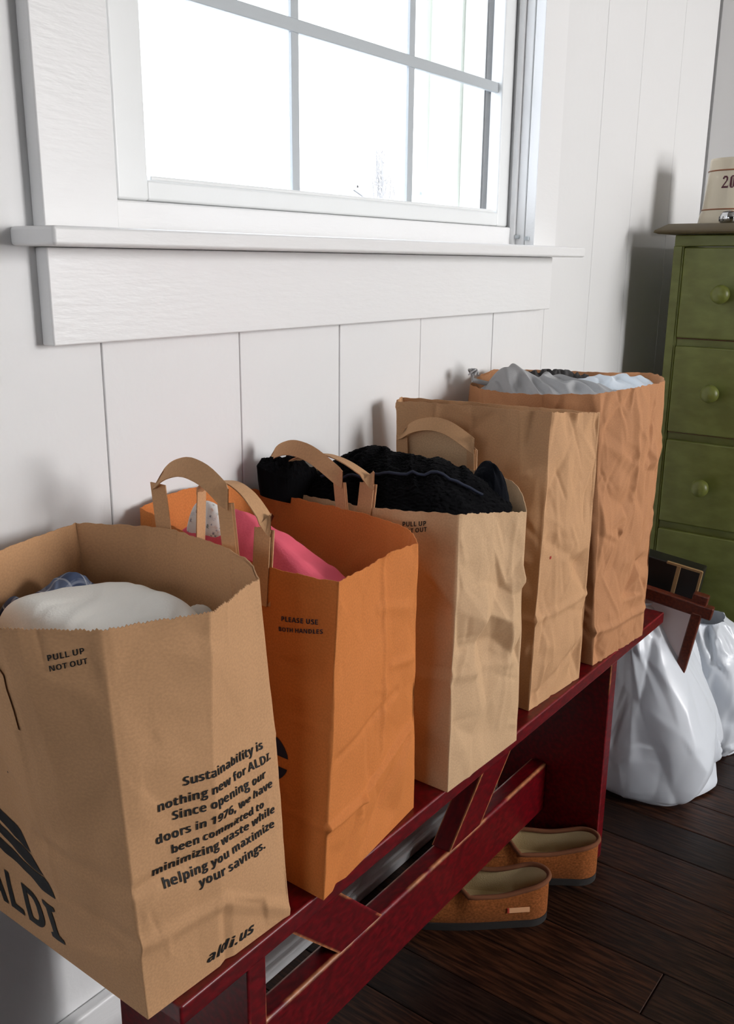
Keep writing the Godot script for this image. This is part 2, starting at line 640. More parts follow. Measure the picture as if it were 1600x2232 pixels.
func word_tris(txt: String, bold: bool, slant := 0.0) -> Array:
	var tm := TextMesh.new()
	var ft := SystemFont.new()
	ft.font_names = PackedStringArray(["Droid Sans"])
	ft.font_weight = 700 if bold else 400
	tm.font = ft
	tm.font_size = 48
	tm.pixel_size = 0.01
	tm.depth = 0.0
	tm.text = txt
	tm.curve_step = 1.2
	var a := tm.get_mesh_arrays()
	var v: PackedVector3Array = a[Mesh.ARRAY_VERTEX]
	var ix: PackedInt32Array = a[Mesh.ARRAY_INDEX] if a[Mesh.ARRAY_INDEX] != null else PackedInt32Array(range(v.size()))
	var lo := 1e9
	var hi := -1e9
	var by := 1e9
	for q in v:
		lo = minf(lo, q.x)
		hi = maxf(hi, q.x)
	# baseline: found from a letter without a tail
	tm.text = "H"
	for q in tm.get_mesh_arrays()[Mesh.ARRAY_VERTEX]:
		by = minf(by, q.y)
	var out: Array = []
	for k in range(0, ix.size() - 2, 3):
		var t: Array = []
		for z in 3:
			var q := v[ix[k + z]]
			t.append(Vector2((q.x - lo + slant * (q.y - by)) / (hi - lo), (q.y - by) / (hi - lo)))
		out.append(t)
	return out

# a printed line whose baseline runs from world point p0 to p1 on face f
func printed(g: Dictionary, f: int, txt: String, p0: Vector3, p1: Vector3, tall := 1.0, bold := true, slant := 0.0, mb: MB = null) -> MB:
	if mb == null:
		mb = MB.new()
	var a := locate(g, f, p0)
	var b := locate(g, f, p1)
	var s := face_size(g, f)
	var width := Vector2((b.x - a.x) * s.x, (b.y - a.y) * s.y).length()
	lay(mb, g, f, word_tris(txt, bold, slant), a, b, Vector2(0, width / s.y * tall), 0.0008, 0.0015 / maxf(width, 0.01))
	return mb

func printed_shape(g: Dictionary, f: int, poly: PackedVector2Array, o: Vector3, scale_m: float, mb: MB) -> void:
	# poly in metres: x to the right on the face, y up, from world point o
	var a := locate(g, f, o)
	var s := face_size(g, f)
	var t := Geometry2D.triangulate_polygon(poly)
	var tris: Array = []
	for k in range(0, t.size(), 3):
		tris.append([poly[t[k]], poly[t[k + 1]], poly[t[k + 2]]])
	lay(mb, g, f, tris, a, a + Vector2(scale_m / s.x, 0), Vector2(0, scale_m / s.y), 0.0006, 0.004 / scale_m)

# flat paper handle lying along z: arch points (z, y), its half-width direction, and the legs' half-widths
func handle(parent: Node3D, m: Material, x: float, arch: Array, y_at: float, w: float, lean: float, tilt: Vector3, leg0: Vector3, leg1: Vector3) -> void:
	var mb := MB.new()
	var line: Array = []
	for q in arch:
		line.append(Vector3(x + lean, q[1], q[0]))
	for k in 2:
		line = soft(line)
	var c: Array = []
	var h: Array = []
	for k in 31:
		var t := k / 30.0
		c.append(along(line, t))
		var e0 := smoothstep(0.10, 0.0, t)
		var e1 := smoothstep(0.90, 1.0, t)
		h.append((tilt.normalized() * (1.0 - e0 - e1) + Vector3(0, 0.75, 0.6) * e0 + Vector3(0.1, 1.0, -0.05) * e1).normalized() * w / 2.0)
	mb.ribbon(c, h, 0.0012)
	for s in [0, 1]:
		var half: Vector3 = leg0 if s == 0 else leg1
		var top: Vector3 = line[0] if s == 0 else line[-1]
		var l: Array = []
		var lh: Array = []
		for k in 9:
			var t := k / 8.0
			l.append(Vector3(lerpf(x, top.x, t), lerpf(y_at, top.y - (0.001 if s == 0 else 0.004), t), top.z + half.z * (0.2 if s == 0 else -1.0)))
			lh.append(half)
		mb.ribbon(l, lh, 0.0012)
		if s == 1:
			var l2: Array = []
			for q in l:
				l2.append(q + Vector3(0.0024, 0, half.z * 0.25))
			mb.ribbon(l2, lh, 0.0012)
	part("carry_handle", mb, m, parent)

# a heap of cloth: outline seen from above with a height at each point, rounded top, bumps and folds
func heap(outline: Array, top: Vector3, pw: float, bumps: Array, fold: float, freq: float, dir: float, seed_: int, na := 150, nr := 60, pile := 0.0, skirt := 0.05) -> MB:
	var f := FastNoiseLite.new()
	f.seed = seed_
	f.frequency = 1.0
	f.fractal_octaves = 2
	var g := FastNoiseLite.new()
	g.seed = seed_ + 1
	g.frequency = 1.0
	g.noise_type = FastNoiseLite.TYPE_CELLULAR
	var ring: Array = []
	var loop: Array = outline.duplicate()
	loop.append(outline[0])
	var sm: Array = loop
	for rep in 2:
		var o: Array = []
		for k in sm.size() - 1:
			o.append(sm[k].lerp(sm[k + 1], 0.25))
			o.append(sm[k].lerp(sm[k + 1], 0.75))
		o.append(o[0])
		sm = o
	for k in na:
		ring.append(along(sm, float(k) / na))
	var p := PackedVector3Array()
	for j in nr + 3:
		for i in na:
			var e: Vector3 = ring[i]
			if j < 3:
				p.append(e + Vector3(0, -skirt * (3 - j) / 3.0, 0) + (Vector3(top.x, e.y, top.z) - e) * 0.12 * (3 - j) / 3.0)
				continue
			var q := 1.0 - float(j - 3) / (nr - 1)
			var c := Vector3(lerpf(top.x, e.x, q), 0, lerpf(top.z, e.z, q))
			var y := lerpf(top.y, e.y, pow(q, pw))
			for b in bumps:
				var dd := Vector2((c.x - b[0]) / b[3], (c.z - b[1]) / b[4])
				y += b[2] * exp(-dd.length_squared())
			var rot := Vector2(c.x, c.z).rotated(dir)
			var ridge := cos(f.get_noise_2d(rot.x * freq * 0.35, rot.y * freq) * 7.0)
			y += fold * ridge * (1.0 - pow(q, 6))
			if pile > 0.0:
				y += pile * (0.4 - g.get_noise_3d(c.x * 150.0, y * 60.0, c.z * 150.0))
				c += Vector3(f.get_noise_2d(c.x * 260, c.z * 260), 0, f.get_noise_2d(c.z * 260, c.x * 260 + 90)) * pile * 0.8
			p.append(Vector3(c.x, y, c.z))
	var flipped := PackedVector3Array()
	# outline may run either way round; make the outside face up
	var area := 0.0
	for k in na:
		var a: Vector3 = ring[k]
		var b: Vector3 = ring[(k + 1) % na]
		area += a.x * b.z - b.x * a.z
	var mb := MB.new()
	mb.grid(p, na, nr + 3, true, area > 0)
	return mb

# a closed limp bag built of level rings (y, centre x, centre z, half x, half z), crumpled into facets
func sack(rings: Array, seed_: int, amp: float, small: float, na := 120, nv := 90, sharp := 2.6, turn := 0.0) -> PackedVector3Array:
	var r := RandomNumberGenerator.new()
	r.seed = seed_
	var peri := 0.9
	var hgt: float = rings[-1][0] - rings[0][0]
	var big := facets(na + 1, nv, peri, hgt, 60, amp, r, [], true)
	var lit := facets(na + 1, nv, peri, hgt, 260, small, r, [], true)
	wrinkle(lit, na + 1, nv, peri, hgt, 34, 0.2, 0.018, 0.005, 0.45, r)
	var p := PackedVector3Array()
	for j in nv:
		var t := float(j) / (nv - 1)
		var x := t * (rings.size() - 1)
		var k := mini(int(x), rings.size() - 2)
		var q: Array = []
		for z in 5:
			q.append(cubic_interpolate(rings[k][z], rings[k + 1][z], rings[maxi(k - 1, 0)][z], rings[mini(k + 2, rings.size() - 1)][z], x - k))
		for i in na:
			var a := -TAU * i / na
			var w := Vector2(cos(a), sin(a))
			var l := pow(pow(absf(w.x), sharp) + pow(absf(w.y), sharp), -1.0 / sharp)
			var e := smoothstep(0.0, 0.05, float(i) / na) * smoothstep(1.0, 0.95, float(i) / na)
			var d := (big[j * (na + 1) + i] + lit[j * (na + 1) + i]) * e
			var o := Vector2(w.x * (l * q[3] + d), w.y * (l * q[4] + d)).rotated(turn)
			p.append(Vector3(q[1] + o.x, q[0], q[2] + o.y))
	return p

# ---------------------------------------------------------------- the scene
func _ready() -> void:
	rng.seed = 12
	set_camera_and_light()
	make_materials()
	build_room()
	build_window()
	build_outside()
	build_bench()
	build_dresser()
	build_bags()
	build_contents()
	build_floor_things()
	build_trinkets()

var rng := RandomNumberGenerator.new()

func set_camera_and_light() -> void:
	var cam := Camera3D.new()
	cam.name = "camera"
	cam.fov = rad_to_deg(2.0 * atan(1116.0 / 2008.0))
	cam.near = 0.02
	cam.far = 300.0
	cam.transform = Transform3D(Basis(Vector3(0.60153, 0.0092, 0.79879), Vector3(0.20423, 0.96493, -0.16491), Vector3(-0.7723, 0.26233, 0.57856)).orthonormalized(), Vector3(0, 1.06, 0.84))
	add_child(cam)
	cam.current = true
	var we := WorldEnvironment.new()
	we.name = "environment"
	var e := Environment.new()
	e.tonemap_mode = Environment.TONE_MAPPER_LINEAR
	e.tonemap_exposure = 1.1
	e.background_mode = Environment.BG_SKY
	var sm := ProceduralSkyMaterial.new()
	sm.sky_top_color = Color(0.93, 0.96, 1.0)
	sm.sky_horizon_color = Color(0.97, 0.98, 1.0)
	sm.ground_bottom_color = Color(0.6, 0.6, 0.6)
	sm.ground_horizon_color = Color(0.8, 0.8, 0.8)
	sm.sky_energy_multiplier = 2.0
	sm.ground_energy_multiplier = 1.0
	var sky := Sky.new()
	sky.sky_material = sm
	e.sky = sky
	e.sdfgi_enabled = true
	e.ssao_enabled = true
	e.ssil_enabled = true
	we.environment = e
	add_child(we)
	# daylight entering by the large window behind the camera
	var al := AreaLight3D.new()
	al.name = "daylight_room_window"
	al.area_size = Vector2(0.8, 1.2)
	al.area_normalize_energy = false
	al.light_color = Color(1.0, 0.99, 0.985)
	al.light_energy = 7.2
	al.area_range = 12.0
	al.shadow_enabled = true
	al.position = Vector3(2.04, 1.4, 3.36)
	add_child(al)
	# daylight entering by the window at the near end of the room
	al = AreaLight3D.new()
	al.name = "daylight_end_window"
	al.area_size = Vector2(1.1, 1.0)
	al.area_normalize_energy = false
	al.light_color = Color(1.0, 0.99, 0.985)
	al.light_energy = 0.22
	al.area_range = 12.0
	al.shadow_enabled = true
	al.position = Vector3(-2.15, 1.5, 0.95)
	al.rotation.y = -PI / 2
	add_child(al)

func build_room() -> void:
	var w: StandardMaterial3D = M.white_wall_paint
	# floor: slab with planks
	var mb := MB.new()
	mb.box(Vector3(5.2, 0.12, 3.9), Vector3(0.15, -0.08, 1.6), 0.002)
	var floor_ := struct("floor", mb, M.dark_gap, "dark stained wooden plank floor running away from the window wall")
	var meshes: Array = []
	for k in 4:
		var pb := MB.new()
		pb.box(Vector3(0.0985, 0.02, 1.0), Vector3(0, -0.01, 0), 0.0022)
		meshes.append(pb.build(M["dark_floor_wood_%d" % k]))
	var row := 0
	var x := -2.15
	while x < 2.6:
		var cuts: Array = [0.0, [1.5, 0.9, 1.9, 0.5, 1.2][row % 5], [2.6, 2.9, 3.1, 2.4, 2.7][row % 5], 3.42]
		for k in 3:
			var l: float = cuts[k + 1] - cuts[k] - 0.001
			var o := MeshInstance3D.new()
			o.mesh = meshes[(row * 7 + k * 3 + row / 3) % 4]
			o.name = "floor_plank_%03d" % (row * 3 + k) if row + k > 0 else "floor_plank"
			o.scale = Vector3(1, 1, l)
			o.position = Vector3(x + 0.05, 0, cuts[k] + l / 2.0)
			floor_.add_child(o, true)
		x += 0.0995
		row += 1
	# window wall
	mb = MB.new()
	var z0 := -0.066
	mb.box(Vector3(2.94, 2.6, 0.108), Vector3(-0.83, 1.25, z0), 0.002)
	mb.box(Vector3(1.09, 2.6, 0.108), Vector3(2.155, 1.25, z0), 0.002)
	mb.box(Vector3(0.97, 1.09, 0.108), Vector3(1.125, 0.53, z0), 0.002)
	mb.box(Vector3(0.97, 0.58, 0.108), Vector3(1.125, 2.27, z0), 0.002)
	var wall := struct("wall_back", mb, w, "white painted vertical board wall under and around the window")
	var seams: Array = [-2.2, -1.98, -1.77, -1.55, -1.3, -1.1, -0.88, -0.66, -0.44, -0.22, 0.0, 0.212, 0.425, 0.637, 0.849, 1.052, 1.262, 1.498, 1.70, 1.91, 2.105, 2.345, 2.583]
	for k in seams.size() - 1:
		var a: float = seams[k] + 0.0006
		var b: float = seams[k + 1] - 0.0006
		var pieces: Array = [[a, b, 0.0, 2.5]]
		if a > 0.6 and a < 1.6:
			pieces = [[a, b, 0.0, 1.07], [a, b, 1.97, 2.5]]
			if b > 1.62:
				pieces.append([1.612, b, 1.0705, 1.9695])
		for q in pieces:
			var pb := MB.new()
			pb.box(Vector3(q[1] - q[0], q[3] - q[2], 0.012), Vector3((q[0] + q[1]) / 2.0, (q[2] + q[3]) / 2.0, -0.006 - rng.randf() * 0.0006), 0.0018)
			part("wall_plank", pb, w, wall)
	# right wall
	mb = MB.new()
	mb.box(Vector3(0.108, 2.6, 3.9), Vector3(2.652, 1.25, 1.7), 0.002)
	wall = struct("wall_right", mb, w, "white painted vertical board wall behind the green chest of drawers")
	var zz := 0.004
	for k in 17:
		var wdt: float = [0.21, 0.2, 0.215][k % 3]
		var pb := MB.new()
		pb.box(Vector3(0.012, 2.5, wdt - 0.0012), Vector3(2.592, 1.25, zz + wdt / 2.0), 0.0018)
		part("wall_plank", pb, w, wall)
		zz += wdt
	mb = MB.new()
	mb.box(Vector3(0.1, 2.6, 0.62), Vector3(-2.25, 1.25, 0.06), 0.002)
	mb.box(Vector3(0.1, 2.6, 2.12), Vector3(-2.25, 1.25, 2.59), 0.002)
	mb.box(Vector3(0.1, 0.98, 1.16), Vector3(-2.25, 0.47, 0.95), 0.002)
	mb.box(Vector3(0.1, 0.54, 1.16), Vector3(-2.25, 2.29, 0.95), 0.002)
	struct("wall_left", mb, M.room_wall_paint, "plain wall on the near side of the room")
	mb = MB.new()
	mb.box(Vector3(3.82, 2.6, 0.12), Vector3(-0.31, 1.25, 3.48), 0.002)
	mb.box(Vector3(0.16, 2.6, 0.12), Vector3(2.54, 1.25, 3.48), 0.002)
	mb.box(Vector3(0.88, 0.78, 0.12), Vector3(2.03, 0.38, 3.48), 0.002)
	mb.box(Vector3(0.88, 0.52, 0.12), Vector3(2.03, 2.29, 3.48), 0.002)
	struct("wall_front", mb, M.room_wall_paint, "plain wall across the room with a wide window")
	mb = MB.new()
	mb.box(Vector3(5.1, 0.1, 3.8), Vector3(0.2, 2.55, 1.66), 0.002)
	struct("ceiling", mb, M.ceiling_paint, "plain white ceiling")
	# the wide window across the room
	mb = MB.new()
	for q in [1.61, 2.03, 2.45]:
		mb.box(Vector3(0.05, 1.26, 0.06), Vector3(q, 1.4, 3.5), 0.003)
	for q in [0.79, 2.01]:
		mb.box(Vector3(0.87, 0.05, 0.06), Vector3(2.03, q, 3.5), 0.003)
	var w2 := struct("window_2", mb, M.white_trim_paint, "wide white framed window across the room")
	mb = MB.new()
	mb.box(Vector3(0.82, 1.2, 0.006), Vector3(2.03, 1.4, 3.5), 0.001)
	part("window_pane", mb, M.window_glass, w2)
	mb = MB.new()
	for q in [0.40, 0.95, 1.50]:
		mb.box(Vector3(0.06, 1.06, 0.05), Vector3(-2.26, 1.49, q), 0.003)
	for q in [0.985, 1.995]:
		mb.box(Vector3(0.06, 0.05, 1.15), Vector3(-2.26, q, 0.95), 0.003)
	w2 = struct("window_3", mb, M.white_trim_paint, "white framed window at the near end of the room")
	mb = MB.new()
	mb.box(Vector3(0.006, 1.0, 1.1), Vector3(-2.26, 1.49, 0.95), 0.001)
	part("window_pane", mb, M.window_glass, w2)
	# baseboards
	mb = MB.new()
	mb.box(Vector3(4.76, 0.17, 0.018), Vector3(0.19, 0.0865, 0.009), 0.005)
	mb.box(Vector3(4.76, 0.02, 0.012), Vector3(0.19, 0.010, 0.022), 0.004)
	struct("baseboard_back", mb, M.white_trim_paint, "white painted baseboard under the window wall behind the bench")
	mb = MB.new()
	mb.box(Vector3(0.018, 0.17, 3.38), Vector3(2.576, 0.0865, 1.72), 0.005)
	struct("baseboard_right", mb, M.white_trim_paint, "white painted baseboard behind the green chest of drawers")

func build_window() -> void:
	var t: StandardMaterial3D = M.white_trim_paint
	var v: StandardMaterial3D = M.white_vinyl
	var w := Node3D.new()
	w.name = "window_1"
	add_child(w)
	tag(w, "white framed window with a grid of bars above the row of paper bags", "", "", "structure")
	var mb := MB.new()
	mb.box(Vector3(0.091, 0.91, 0.02), Vector3(0.6095, 1.545, 0.01), 0.002)
	part("casing_board", mb, t, w)
	mb = MB.new()
	mb.box(Vector3(0.09, 0.91, 0.02), Vector3(1.646, 1.545, 0.01), 0.002)
	part("casing_board", mb, t, w)
	mb = MB.new()
	mb.box(Vector3(1.16, 0.1, 0.022), Vector3(1.125, 2.05, 0.011), 0.002)
	part("casing_board", mb, t, w)
	# sill with horns past the casing
	mb = MB.new()
	mb.box(Vector3(1.18, 0.0185, 0.072), Vector3(1.1275, 1.0808, 0.035), 0.004)
	mb.box(Vector3(0.95, 0.0185, 0.045), Vector3(1.125, 1.0808, -0.02), 0.002)
	part("window_sill", mb, t, w)
	mb = MB.new()
	mb.box(Vector3(1.119, 0.097, 0.02), Vector3(1.1235, 1.0225, 0.01), 0.002)
	part("apron_board", mb, t, w)
	# jambs in the wall opening
	mb = MB.new()
	mb.box(Vector3(0.03, 0.9, 0.11), Vector3(0.641, 1.535, -0.056), 0.002)
	mb.box(Vector3(0.05, 0.9, 0.03), Vector3(0.675, 1.535, -0.054), 0.003)
	part("jamb", mb, t, w)
	mb = MB.new()
	mb.box(Vector3(0.022, 0.9, 0.11), Vector3(1.612, 1.535, -0.056), 0.002)
	mb.box(Vector3(0.008, 0.9, 0.012), Vector3(1.598, 1.535, -0.024), 0.003)
	part("jamb", mb, t, w)
	mb = MB.new()
	mb.box(Vector3(0.97, 0.022, 0.11), Vector3(1.125, 1.985, -0.056), 0.002)
	part("jamb", mb, t, w)
	mb = MB.new()
	mb.box(Vector3(0.95, 0.034, 0.05), Vector3(1.125, 1.107, -0.052), 0.003)
	part("bottom_frame", mb, t, w)
	# sash
	var zs := -0.048
	mb = MB.new()
	mb.box(Vector3(0.046, 0.845, 0.026), Vector3(0.721, 1.547, zs), 0.004)
	part("sash_stile", mb, v, w)
	mb = MB.new()
	mb.box(Vector3(0.04, 0.845, 0.026), Vector3(1.578, 1.547, zs), 0.004)
	part("sash_stile", mb, v, w)
	mb = MB.new()
	mb.box(Vector3(0.82, 0.024, 0.026), Vector3(1.151, 1.137, zs), 0.004)
	mb.box(Vector3(0.80, 0.006, 0.010), Vector3(1.151, 1.1505, zs + 0.004), 0.002)
	part("sash_rail", mb, v, w)
	mb = MB.new()
	mb.box(Vector3(0.82, 0.026, 0.026), Vector3(1.151, 1.957, zs), 0.004)
	part("sash_rail", mb, v, w)
	mb = MB.new()
	mb.box(Vector3(0.816, 0.80, 0.004), Vector3(1.151, 1.547, zs - 0.006), 0.001)
	part("window_pane", mb, M.window_glass, w)
	for x in [1.014, 1.289]:
		mb = MB.new()
		mb.box(Vector3(0.015, 0.796, 0.006), Vector3(x, 1.547, zs - 0.001), 0.001)
		part("muntin_bar", mb, M.grey_vinyl_bar, w)
	for y in [1.36, 1.572, 1.784]:
		mb = MB.new()
		mb.box(Vector3(0.82, 0.017, 0.008), Vector3(1.151, y, zs), 0.0015)
		part("muntin_bar", mb, M.grey_vinyl_bar, w)
	# outer frame seen through the right-hand panes
	mb = MB.new()
	mb.box(Vector3(0.03, 0.88, 0.0016), Vector3(1.566, 1.54, -0.0645), 0.0004)
	mb.box(Vector3(0.03, 0.88, 0.0016), Vector3(1.566, 1.54, -0.0685), 0.0004)
	part("glazing_gasket", mb, M.dark_gasket, w)
	mb = MB.new()
	mb.box(Vector3(0.03, 0.88, 0.05), Vector3(1.575, 1.54, -0.095), 0.002)
	mb.box(Vector3(0.03, 0.88, 0.012), Vector3(1.567, 1.54, -0.126), 0.002)
	mb.box(Vector3(0.05, 0.88, 0.07), Vector3(1.592, 1.54, -0.165), 0.002)
	mb.box(Vector3(0.03, 0.88, 0.016), Vector3(1.568, 1.54, -0.205), 0.002)
	part("outer_frame", mb, M.outside_vinyl, w)
	mb = MB.new()
	mb.box(Vector3(0.03, 0.88, 0.15), Vector3(0.66, 1.54, -0.14), 0.002)
	part("outer_frame", mb, M.outside_vinyl, w)
	mb = MB.new()
	mb.box(Vector3(0.012, 0.006, 0.012), Vector3(1.552, 1.187, -0.205), 0.001)
	part("frame_bolt", mb, M.grey_vinyl_bar, w)
	for q in [Vector3(1.598, 1.107, -0.014), Vector3(1.599, 1.104, 0.006)]:
		mb = MB.new()
		mb.box(Vector3(0.006, 0.007, 0.008), q, 0.001)
		part("latch_keeper", mb, M.grey_vinyl_bar, w)

func build_outside() -> void:
	var mb := MB.new()
	mb.box(Vector3(160, 0.1, 80), Vector3(10, -0.75, -41), 0.01)
	struct("ground_outside", mb, M.snowy_ground, "pale open ground outside the window")
	# bare tree
	var r := RandomNumberGenerator.new()
	r.seed = 5
	var o := thing("bare_tree", "slender leafless tree standing outside beyond the window", "tree")
	o.position = Vector3(20.4, -0.7, -14)
	mb = MB.new()
	mb.tube([Vector3(0, 0, 0), Vector3(0.02, 1.6, 0), Vector3(-0.02, 3.2, 0.02), Vector3(-0.12, 4.4, 0)], [0.07, 0.06, 0.045, 0.02], 8)
	part("trunk", mb, M.pale_bark, o)
	mb = MB.new()
	for k in 46:
		var y := r.randf_range(1.9, 4.2)
		var a := r.randf() * TAU
		var l := r.randf_range(0.7, 1.5) * (1.0 - (y - 1.9) / 4.2)
		var d := Vector3(cos(a) * 0.36, 1.0, sin(a) * 0.36)
		var p := Vector3(-0.02, y, 0)
		var path: Array = [p, p + d * l * 0.35 + Vector3(cos(a), 0, sin(a)) * 0.09, p + d * l * 0.7, p + d * l * 0.8 + Vector3(0, l * 0.35, 0)]
		mb.tube(path, [0.017, 0.013, 0.009, 0.005], 5)
		for q in 4:
			var s: Vector3 = path[1].lerp(path[3], r.randf())
			var b := r.randf() * TAU
			mb.tube([s, s + Vector3(cos(b) * 0.09, 0.16, sin(b) * 0.09), s + Vector3(cos(b) * 0.12, 0.34, sin(b) * 0.12)], [0.007, 0.005, 0.003], 4)
	part("branches", mb, M.pale_bark, o)
	# neighbour's house
	o = thing("neighbor_house", "pale gabled house faintly seen beyond the window", "house")
	o.position = Vector3(33.2, -0.7, -25)
	mb = MB.new()
	mb.prism(PackedVector2Array([Vector2(-3.4, 0), Vector2(3.4, 0), Vector2(3.4, 3.55), Vector2(0, 4.75), Vector2(-3.4, 3.55)]), Vector3(0, 0, -6), Vector3.RIGHT, Vector3.UP, Vector3.BACK, 6.0)
	part("house_wall", mb, M.pale_siding, o)
	mb = MB.new()
	for s in [-1.0, 1.0]:
		mb.box(Vector3(3.9, 0.12, 6.6), Vector3(s * 1.78, 4.24, -3), 0.01, Basis(Vector3.BACK, -s * atan(1.2 / 3.4)))
	part("house_roof", mb, M.pale_shingle, o)

var wear_noise := FastNoiseLite.new()

func build_bench() -> void:
	wear_noise.seed = 8
	wear_noise.frequency = 5.0
	M.red_bench_paint.albedo_color = Color.WHITE
	var o := thing("wooden_bench", "low red painted wooden bench with worn edges under the row of paper bags", "bench")
	var m: StandardMaterial3D = M.red_bench_paint
	var mb := MB.new()
	mb.box(Vector3(1.218, 0.022, 0.245), Vector3(1.051, 0.409, 0.1855), 0.003, Basis(), 0.02, wear_noise, -0.1)
	part("seat", mb, m, o)
	for x in [0.545, 1.44]:
		mb = MB.new()
		mb.box(Vector3(0.026, 0.398, 0.21), Vector3(x, 0.199, 0.197), 0.003, Basis(), 0.02, wear_noise, 0.2)
		part("leg", mb, m, o)
	mb = MB.new()
	mb.box(Vector3(0.869, 0.098, 0.033), Vector3(0.9925, 0.118, 0.179), 0.006, Basis(), 0.015, wear_noise, 0.1, 0.15, 0.46)
	part("stretcher", mb, m, o)
	for s in [-1.0, 1.0]:
		mb = MB.new()
		# plank cut level at both ends: bottom on the stretcher, top under the seat
		var x0: float = 0.904 if s < 0 else 1.084
		var x1: float = 0.808 if s < 0 else 1.18
		var h := 0.2305
		var col := PackedColorArray()
		var n := 18
		var faces: Array = []
		var low := 0.1675
		for k in n + 1:
			var t := float(k) / n
			var y := low + h * t
			faces.append([Vector3(x0 + s * h * t, y, 0), Vector3(x1 + s * h * t, y, 0)])
		for side in 4:
			var p := PackedVector3Array()
			col = PackedColorArray()
			for k in n + 1:
				var a: Vector3 = faces[k][0]
				var b: Vector3 = faces[k][1]
				var c := (a + b) / 2.0
				var ends: Array
				if side == 0:
					ends = [[a, 0.196], [a.lerp(c, 0.13), 0.196], [b.lerp(c, 0.10), 0.196], [b, 0.196]]
				elif side == 1:
					ends = [[b, 0.196], [b, 0.193], [b, 0.165], [b, 0.163]]
				elif side == 2:
					ends = [[b, 0.163], [b.lerp(c, 0.06), 0.163], [a.lerp(c, 0.06), 0.163], [a, 0.163]]
				else:
					ends = [[a, 0.163], [a, 0.165], [a, 0.193], [a, 0.196]]
				for q in 4:
					var pt := Vector3(ends[q][0].x, ends[q][0].y, ends[q][1])
					p.append(pt)
					col.append(mb.worn_paint(pt, q == 0 or q == 3, 0.55 if ends[q][1] > 0.16 else -0.2, wear_noise))
			mb.grid(p, 4, n + 1, false, s < 0, col)
		part("brace", mb, m, o)

func build_dresser() -> void:
	var o := thing("chest_of_drawers", "tall olive green chest of drawers with round knobs beside the bench", "dresser")
	var g: StandardMaterial3D = M.olive_green_paint
	var x0 := 2.12
	var x1 := 2.56
	var za := 0.100
	var zb := 0.90
	var mb := MB.new()
	mb.box(Vector3(x1 - x0, 1.06, 0.02), Vector3((x0 + x1) / 2.0, 0.57, za + 0.01), 0.002)
	mb.box(Vector3(x1 - x0, 1.06, 0.02), Vector3((x0 + x1) / 2.0, 0.57, zb - 0.01), 0.002)
	mb.box(Vector3(0.012, 1.06, zb - za - 0.04), Vector3(x1 - 0.01, 0.57, (za + zb) / 2.0), 0.001)
	mb.box(Vector3(x1 - x0 - 0.03, 0.02, zb - za - 0.04), Vector3((x0 + x1) / 2.0 + 0.01, 0.06, (za + zb) / 2.0), 0.001)
	# front frame: stiles and rails between the drawers
	mb.box(Vector3(0.02, 1.06, 0.024), Vector3(x0 + 0.012, 0.57, za + 0.012), 0.003)
	mb.box(Vector3(0.02, 1.06, 0.024), Vector3(x0 + 0.012, 0.57, zb - 0.012), 0.003)
	part("carcass", mb, g, o)
	mb = MB.new()
	for y in [0.886, 0.671, 0.456, 0.241]:
		mb.box(Vector3(0.02, 0.024, zb - za - 0.046), Vector3(x0 + 0.017, y, (za + zb) / 2.0), 0.002)
	part("drawer_rail", mb, g, o)
	mb = MB.new()
	for y in [0.8985, 0.6835]:
		mb.box(Vector3(0.004, 0.0022, zb - za - 0.05), Vector3(x0 + 0.0065, y, (za + zb) / 2.0), 0.0006)
	part("worn_edge", mb, M.red_brown_wood, o)
	mb = MB.new()
	mb.box(Vector3(0.024, 0.025, zb - za - 0.002), Vector3(x0 + 0.012, 1.111, (za + zb) / 2.0), 0.003)
	part("top_rail", mb, g, o)
	# top with a sloped edge
	mb = MB.new()
	var prof: Array = [[0.028, 1.125], [0.036, 1.128], [0.034, 1.133], [0.012, 1.1465], [0.006, 1.147]]
	var p := PackedVector3Array()
	for q in prof:
		var d: float = q[0]
		for c in [Vector3(x0 - d, q[1], za - d), Vector3(x0 - d, q[1], zb + d), Vector3(x1, q[1], zb + d), Vector3(x1, q[1], za - d)]:
			p.append(c)
	for k in 4:
		var s := PackedVector3Array()
		for j in prof.size():
			s.append(p[j * 4 + k])
			s.append(p[j * 4 + (k + 1) % 4])
		mb.grid(s, 2, prof.size())
	mb.fan(PackedVector3Array([p[16], p[17], p[18], p[19]]), Vector3.UP)
	mb.fan(PackedVector3Array([p[0], p[1], p[2], p[3]]), Vector3.DOWN)
	part("top", mb, M.olive_brown_top, o)
	mb = MB.new()
	mb.box(Vector3(x1 - x0, 0.045, zb - za), Vector3((x0 + x1) / 2.0, 0.0235, (za + zb) / 2.0), 0.004)
	part("plinth", mb, g, o)
	for k in 5:
		var y := 0.9985 - 0.215 * k
		mb = MB.new()
		mb.box(Vector3(0.02, 0.197, zb - za - 0.052), Vector3(x0 + 0.004, y, (za + zb) / 2.0), 0.004)
		var dr := part("drawer", mb, g, o)
		for z in [0.222, 0.778]:
			mb = MB.new()
			mb.lathe([Vector2(0.0, 0.0), Vector2(0.012, 0.0), Vector2(0.0105, 0.008), Vector2(0.012, 0.013), Vector2(0.018, 0.018), Vector2(0.0205, 0.026), Vector2(0.019, 0.034), Vector2(0.012, 0.0395), Vector2(0.0, 0.041)], Vector3(x0 - 0.006, y, z), Basis(Vector3.BACK, PI / 2), 24)
			part("knob", mb, g, dr)

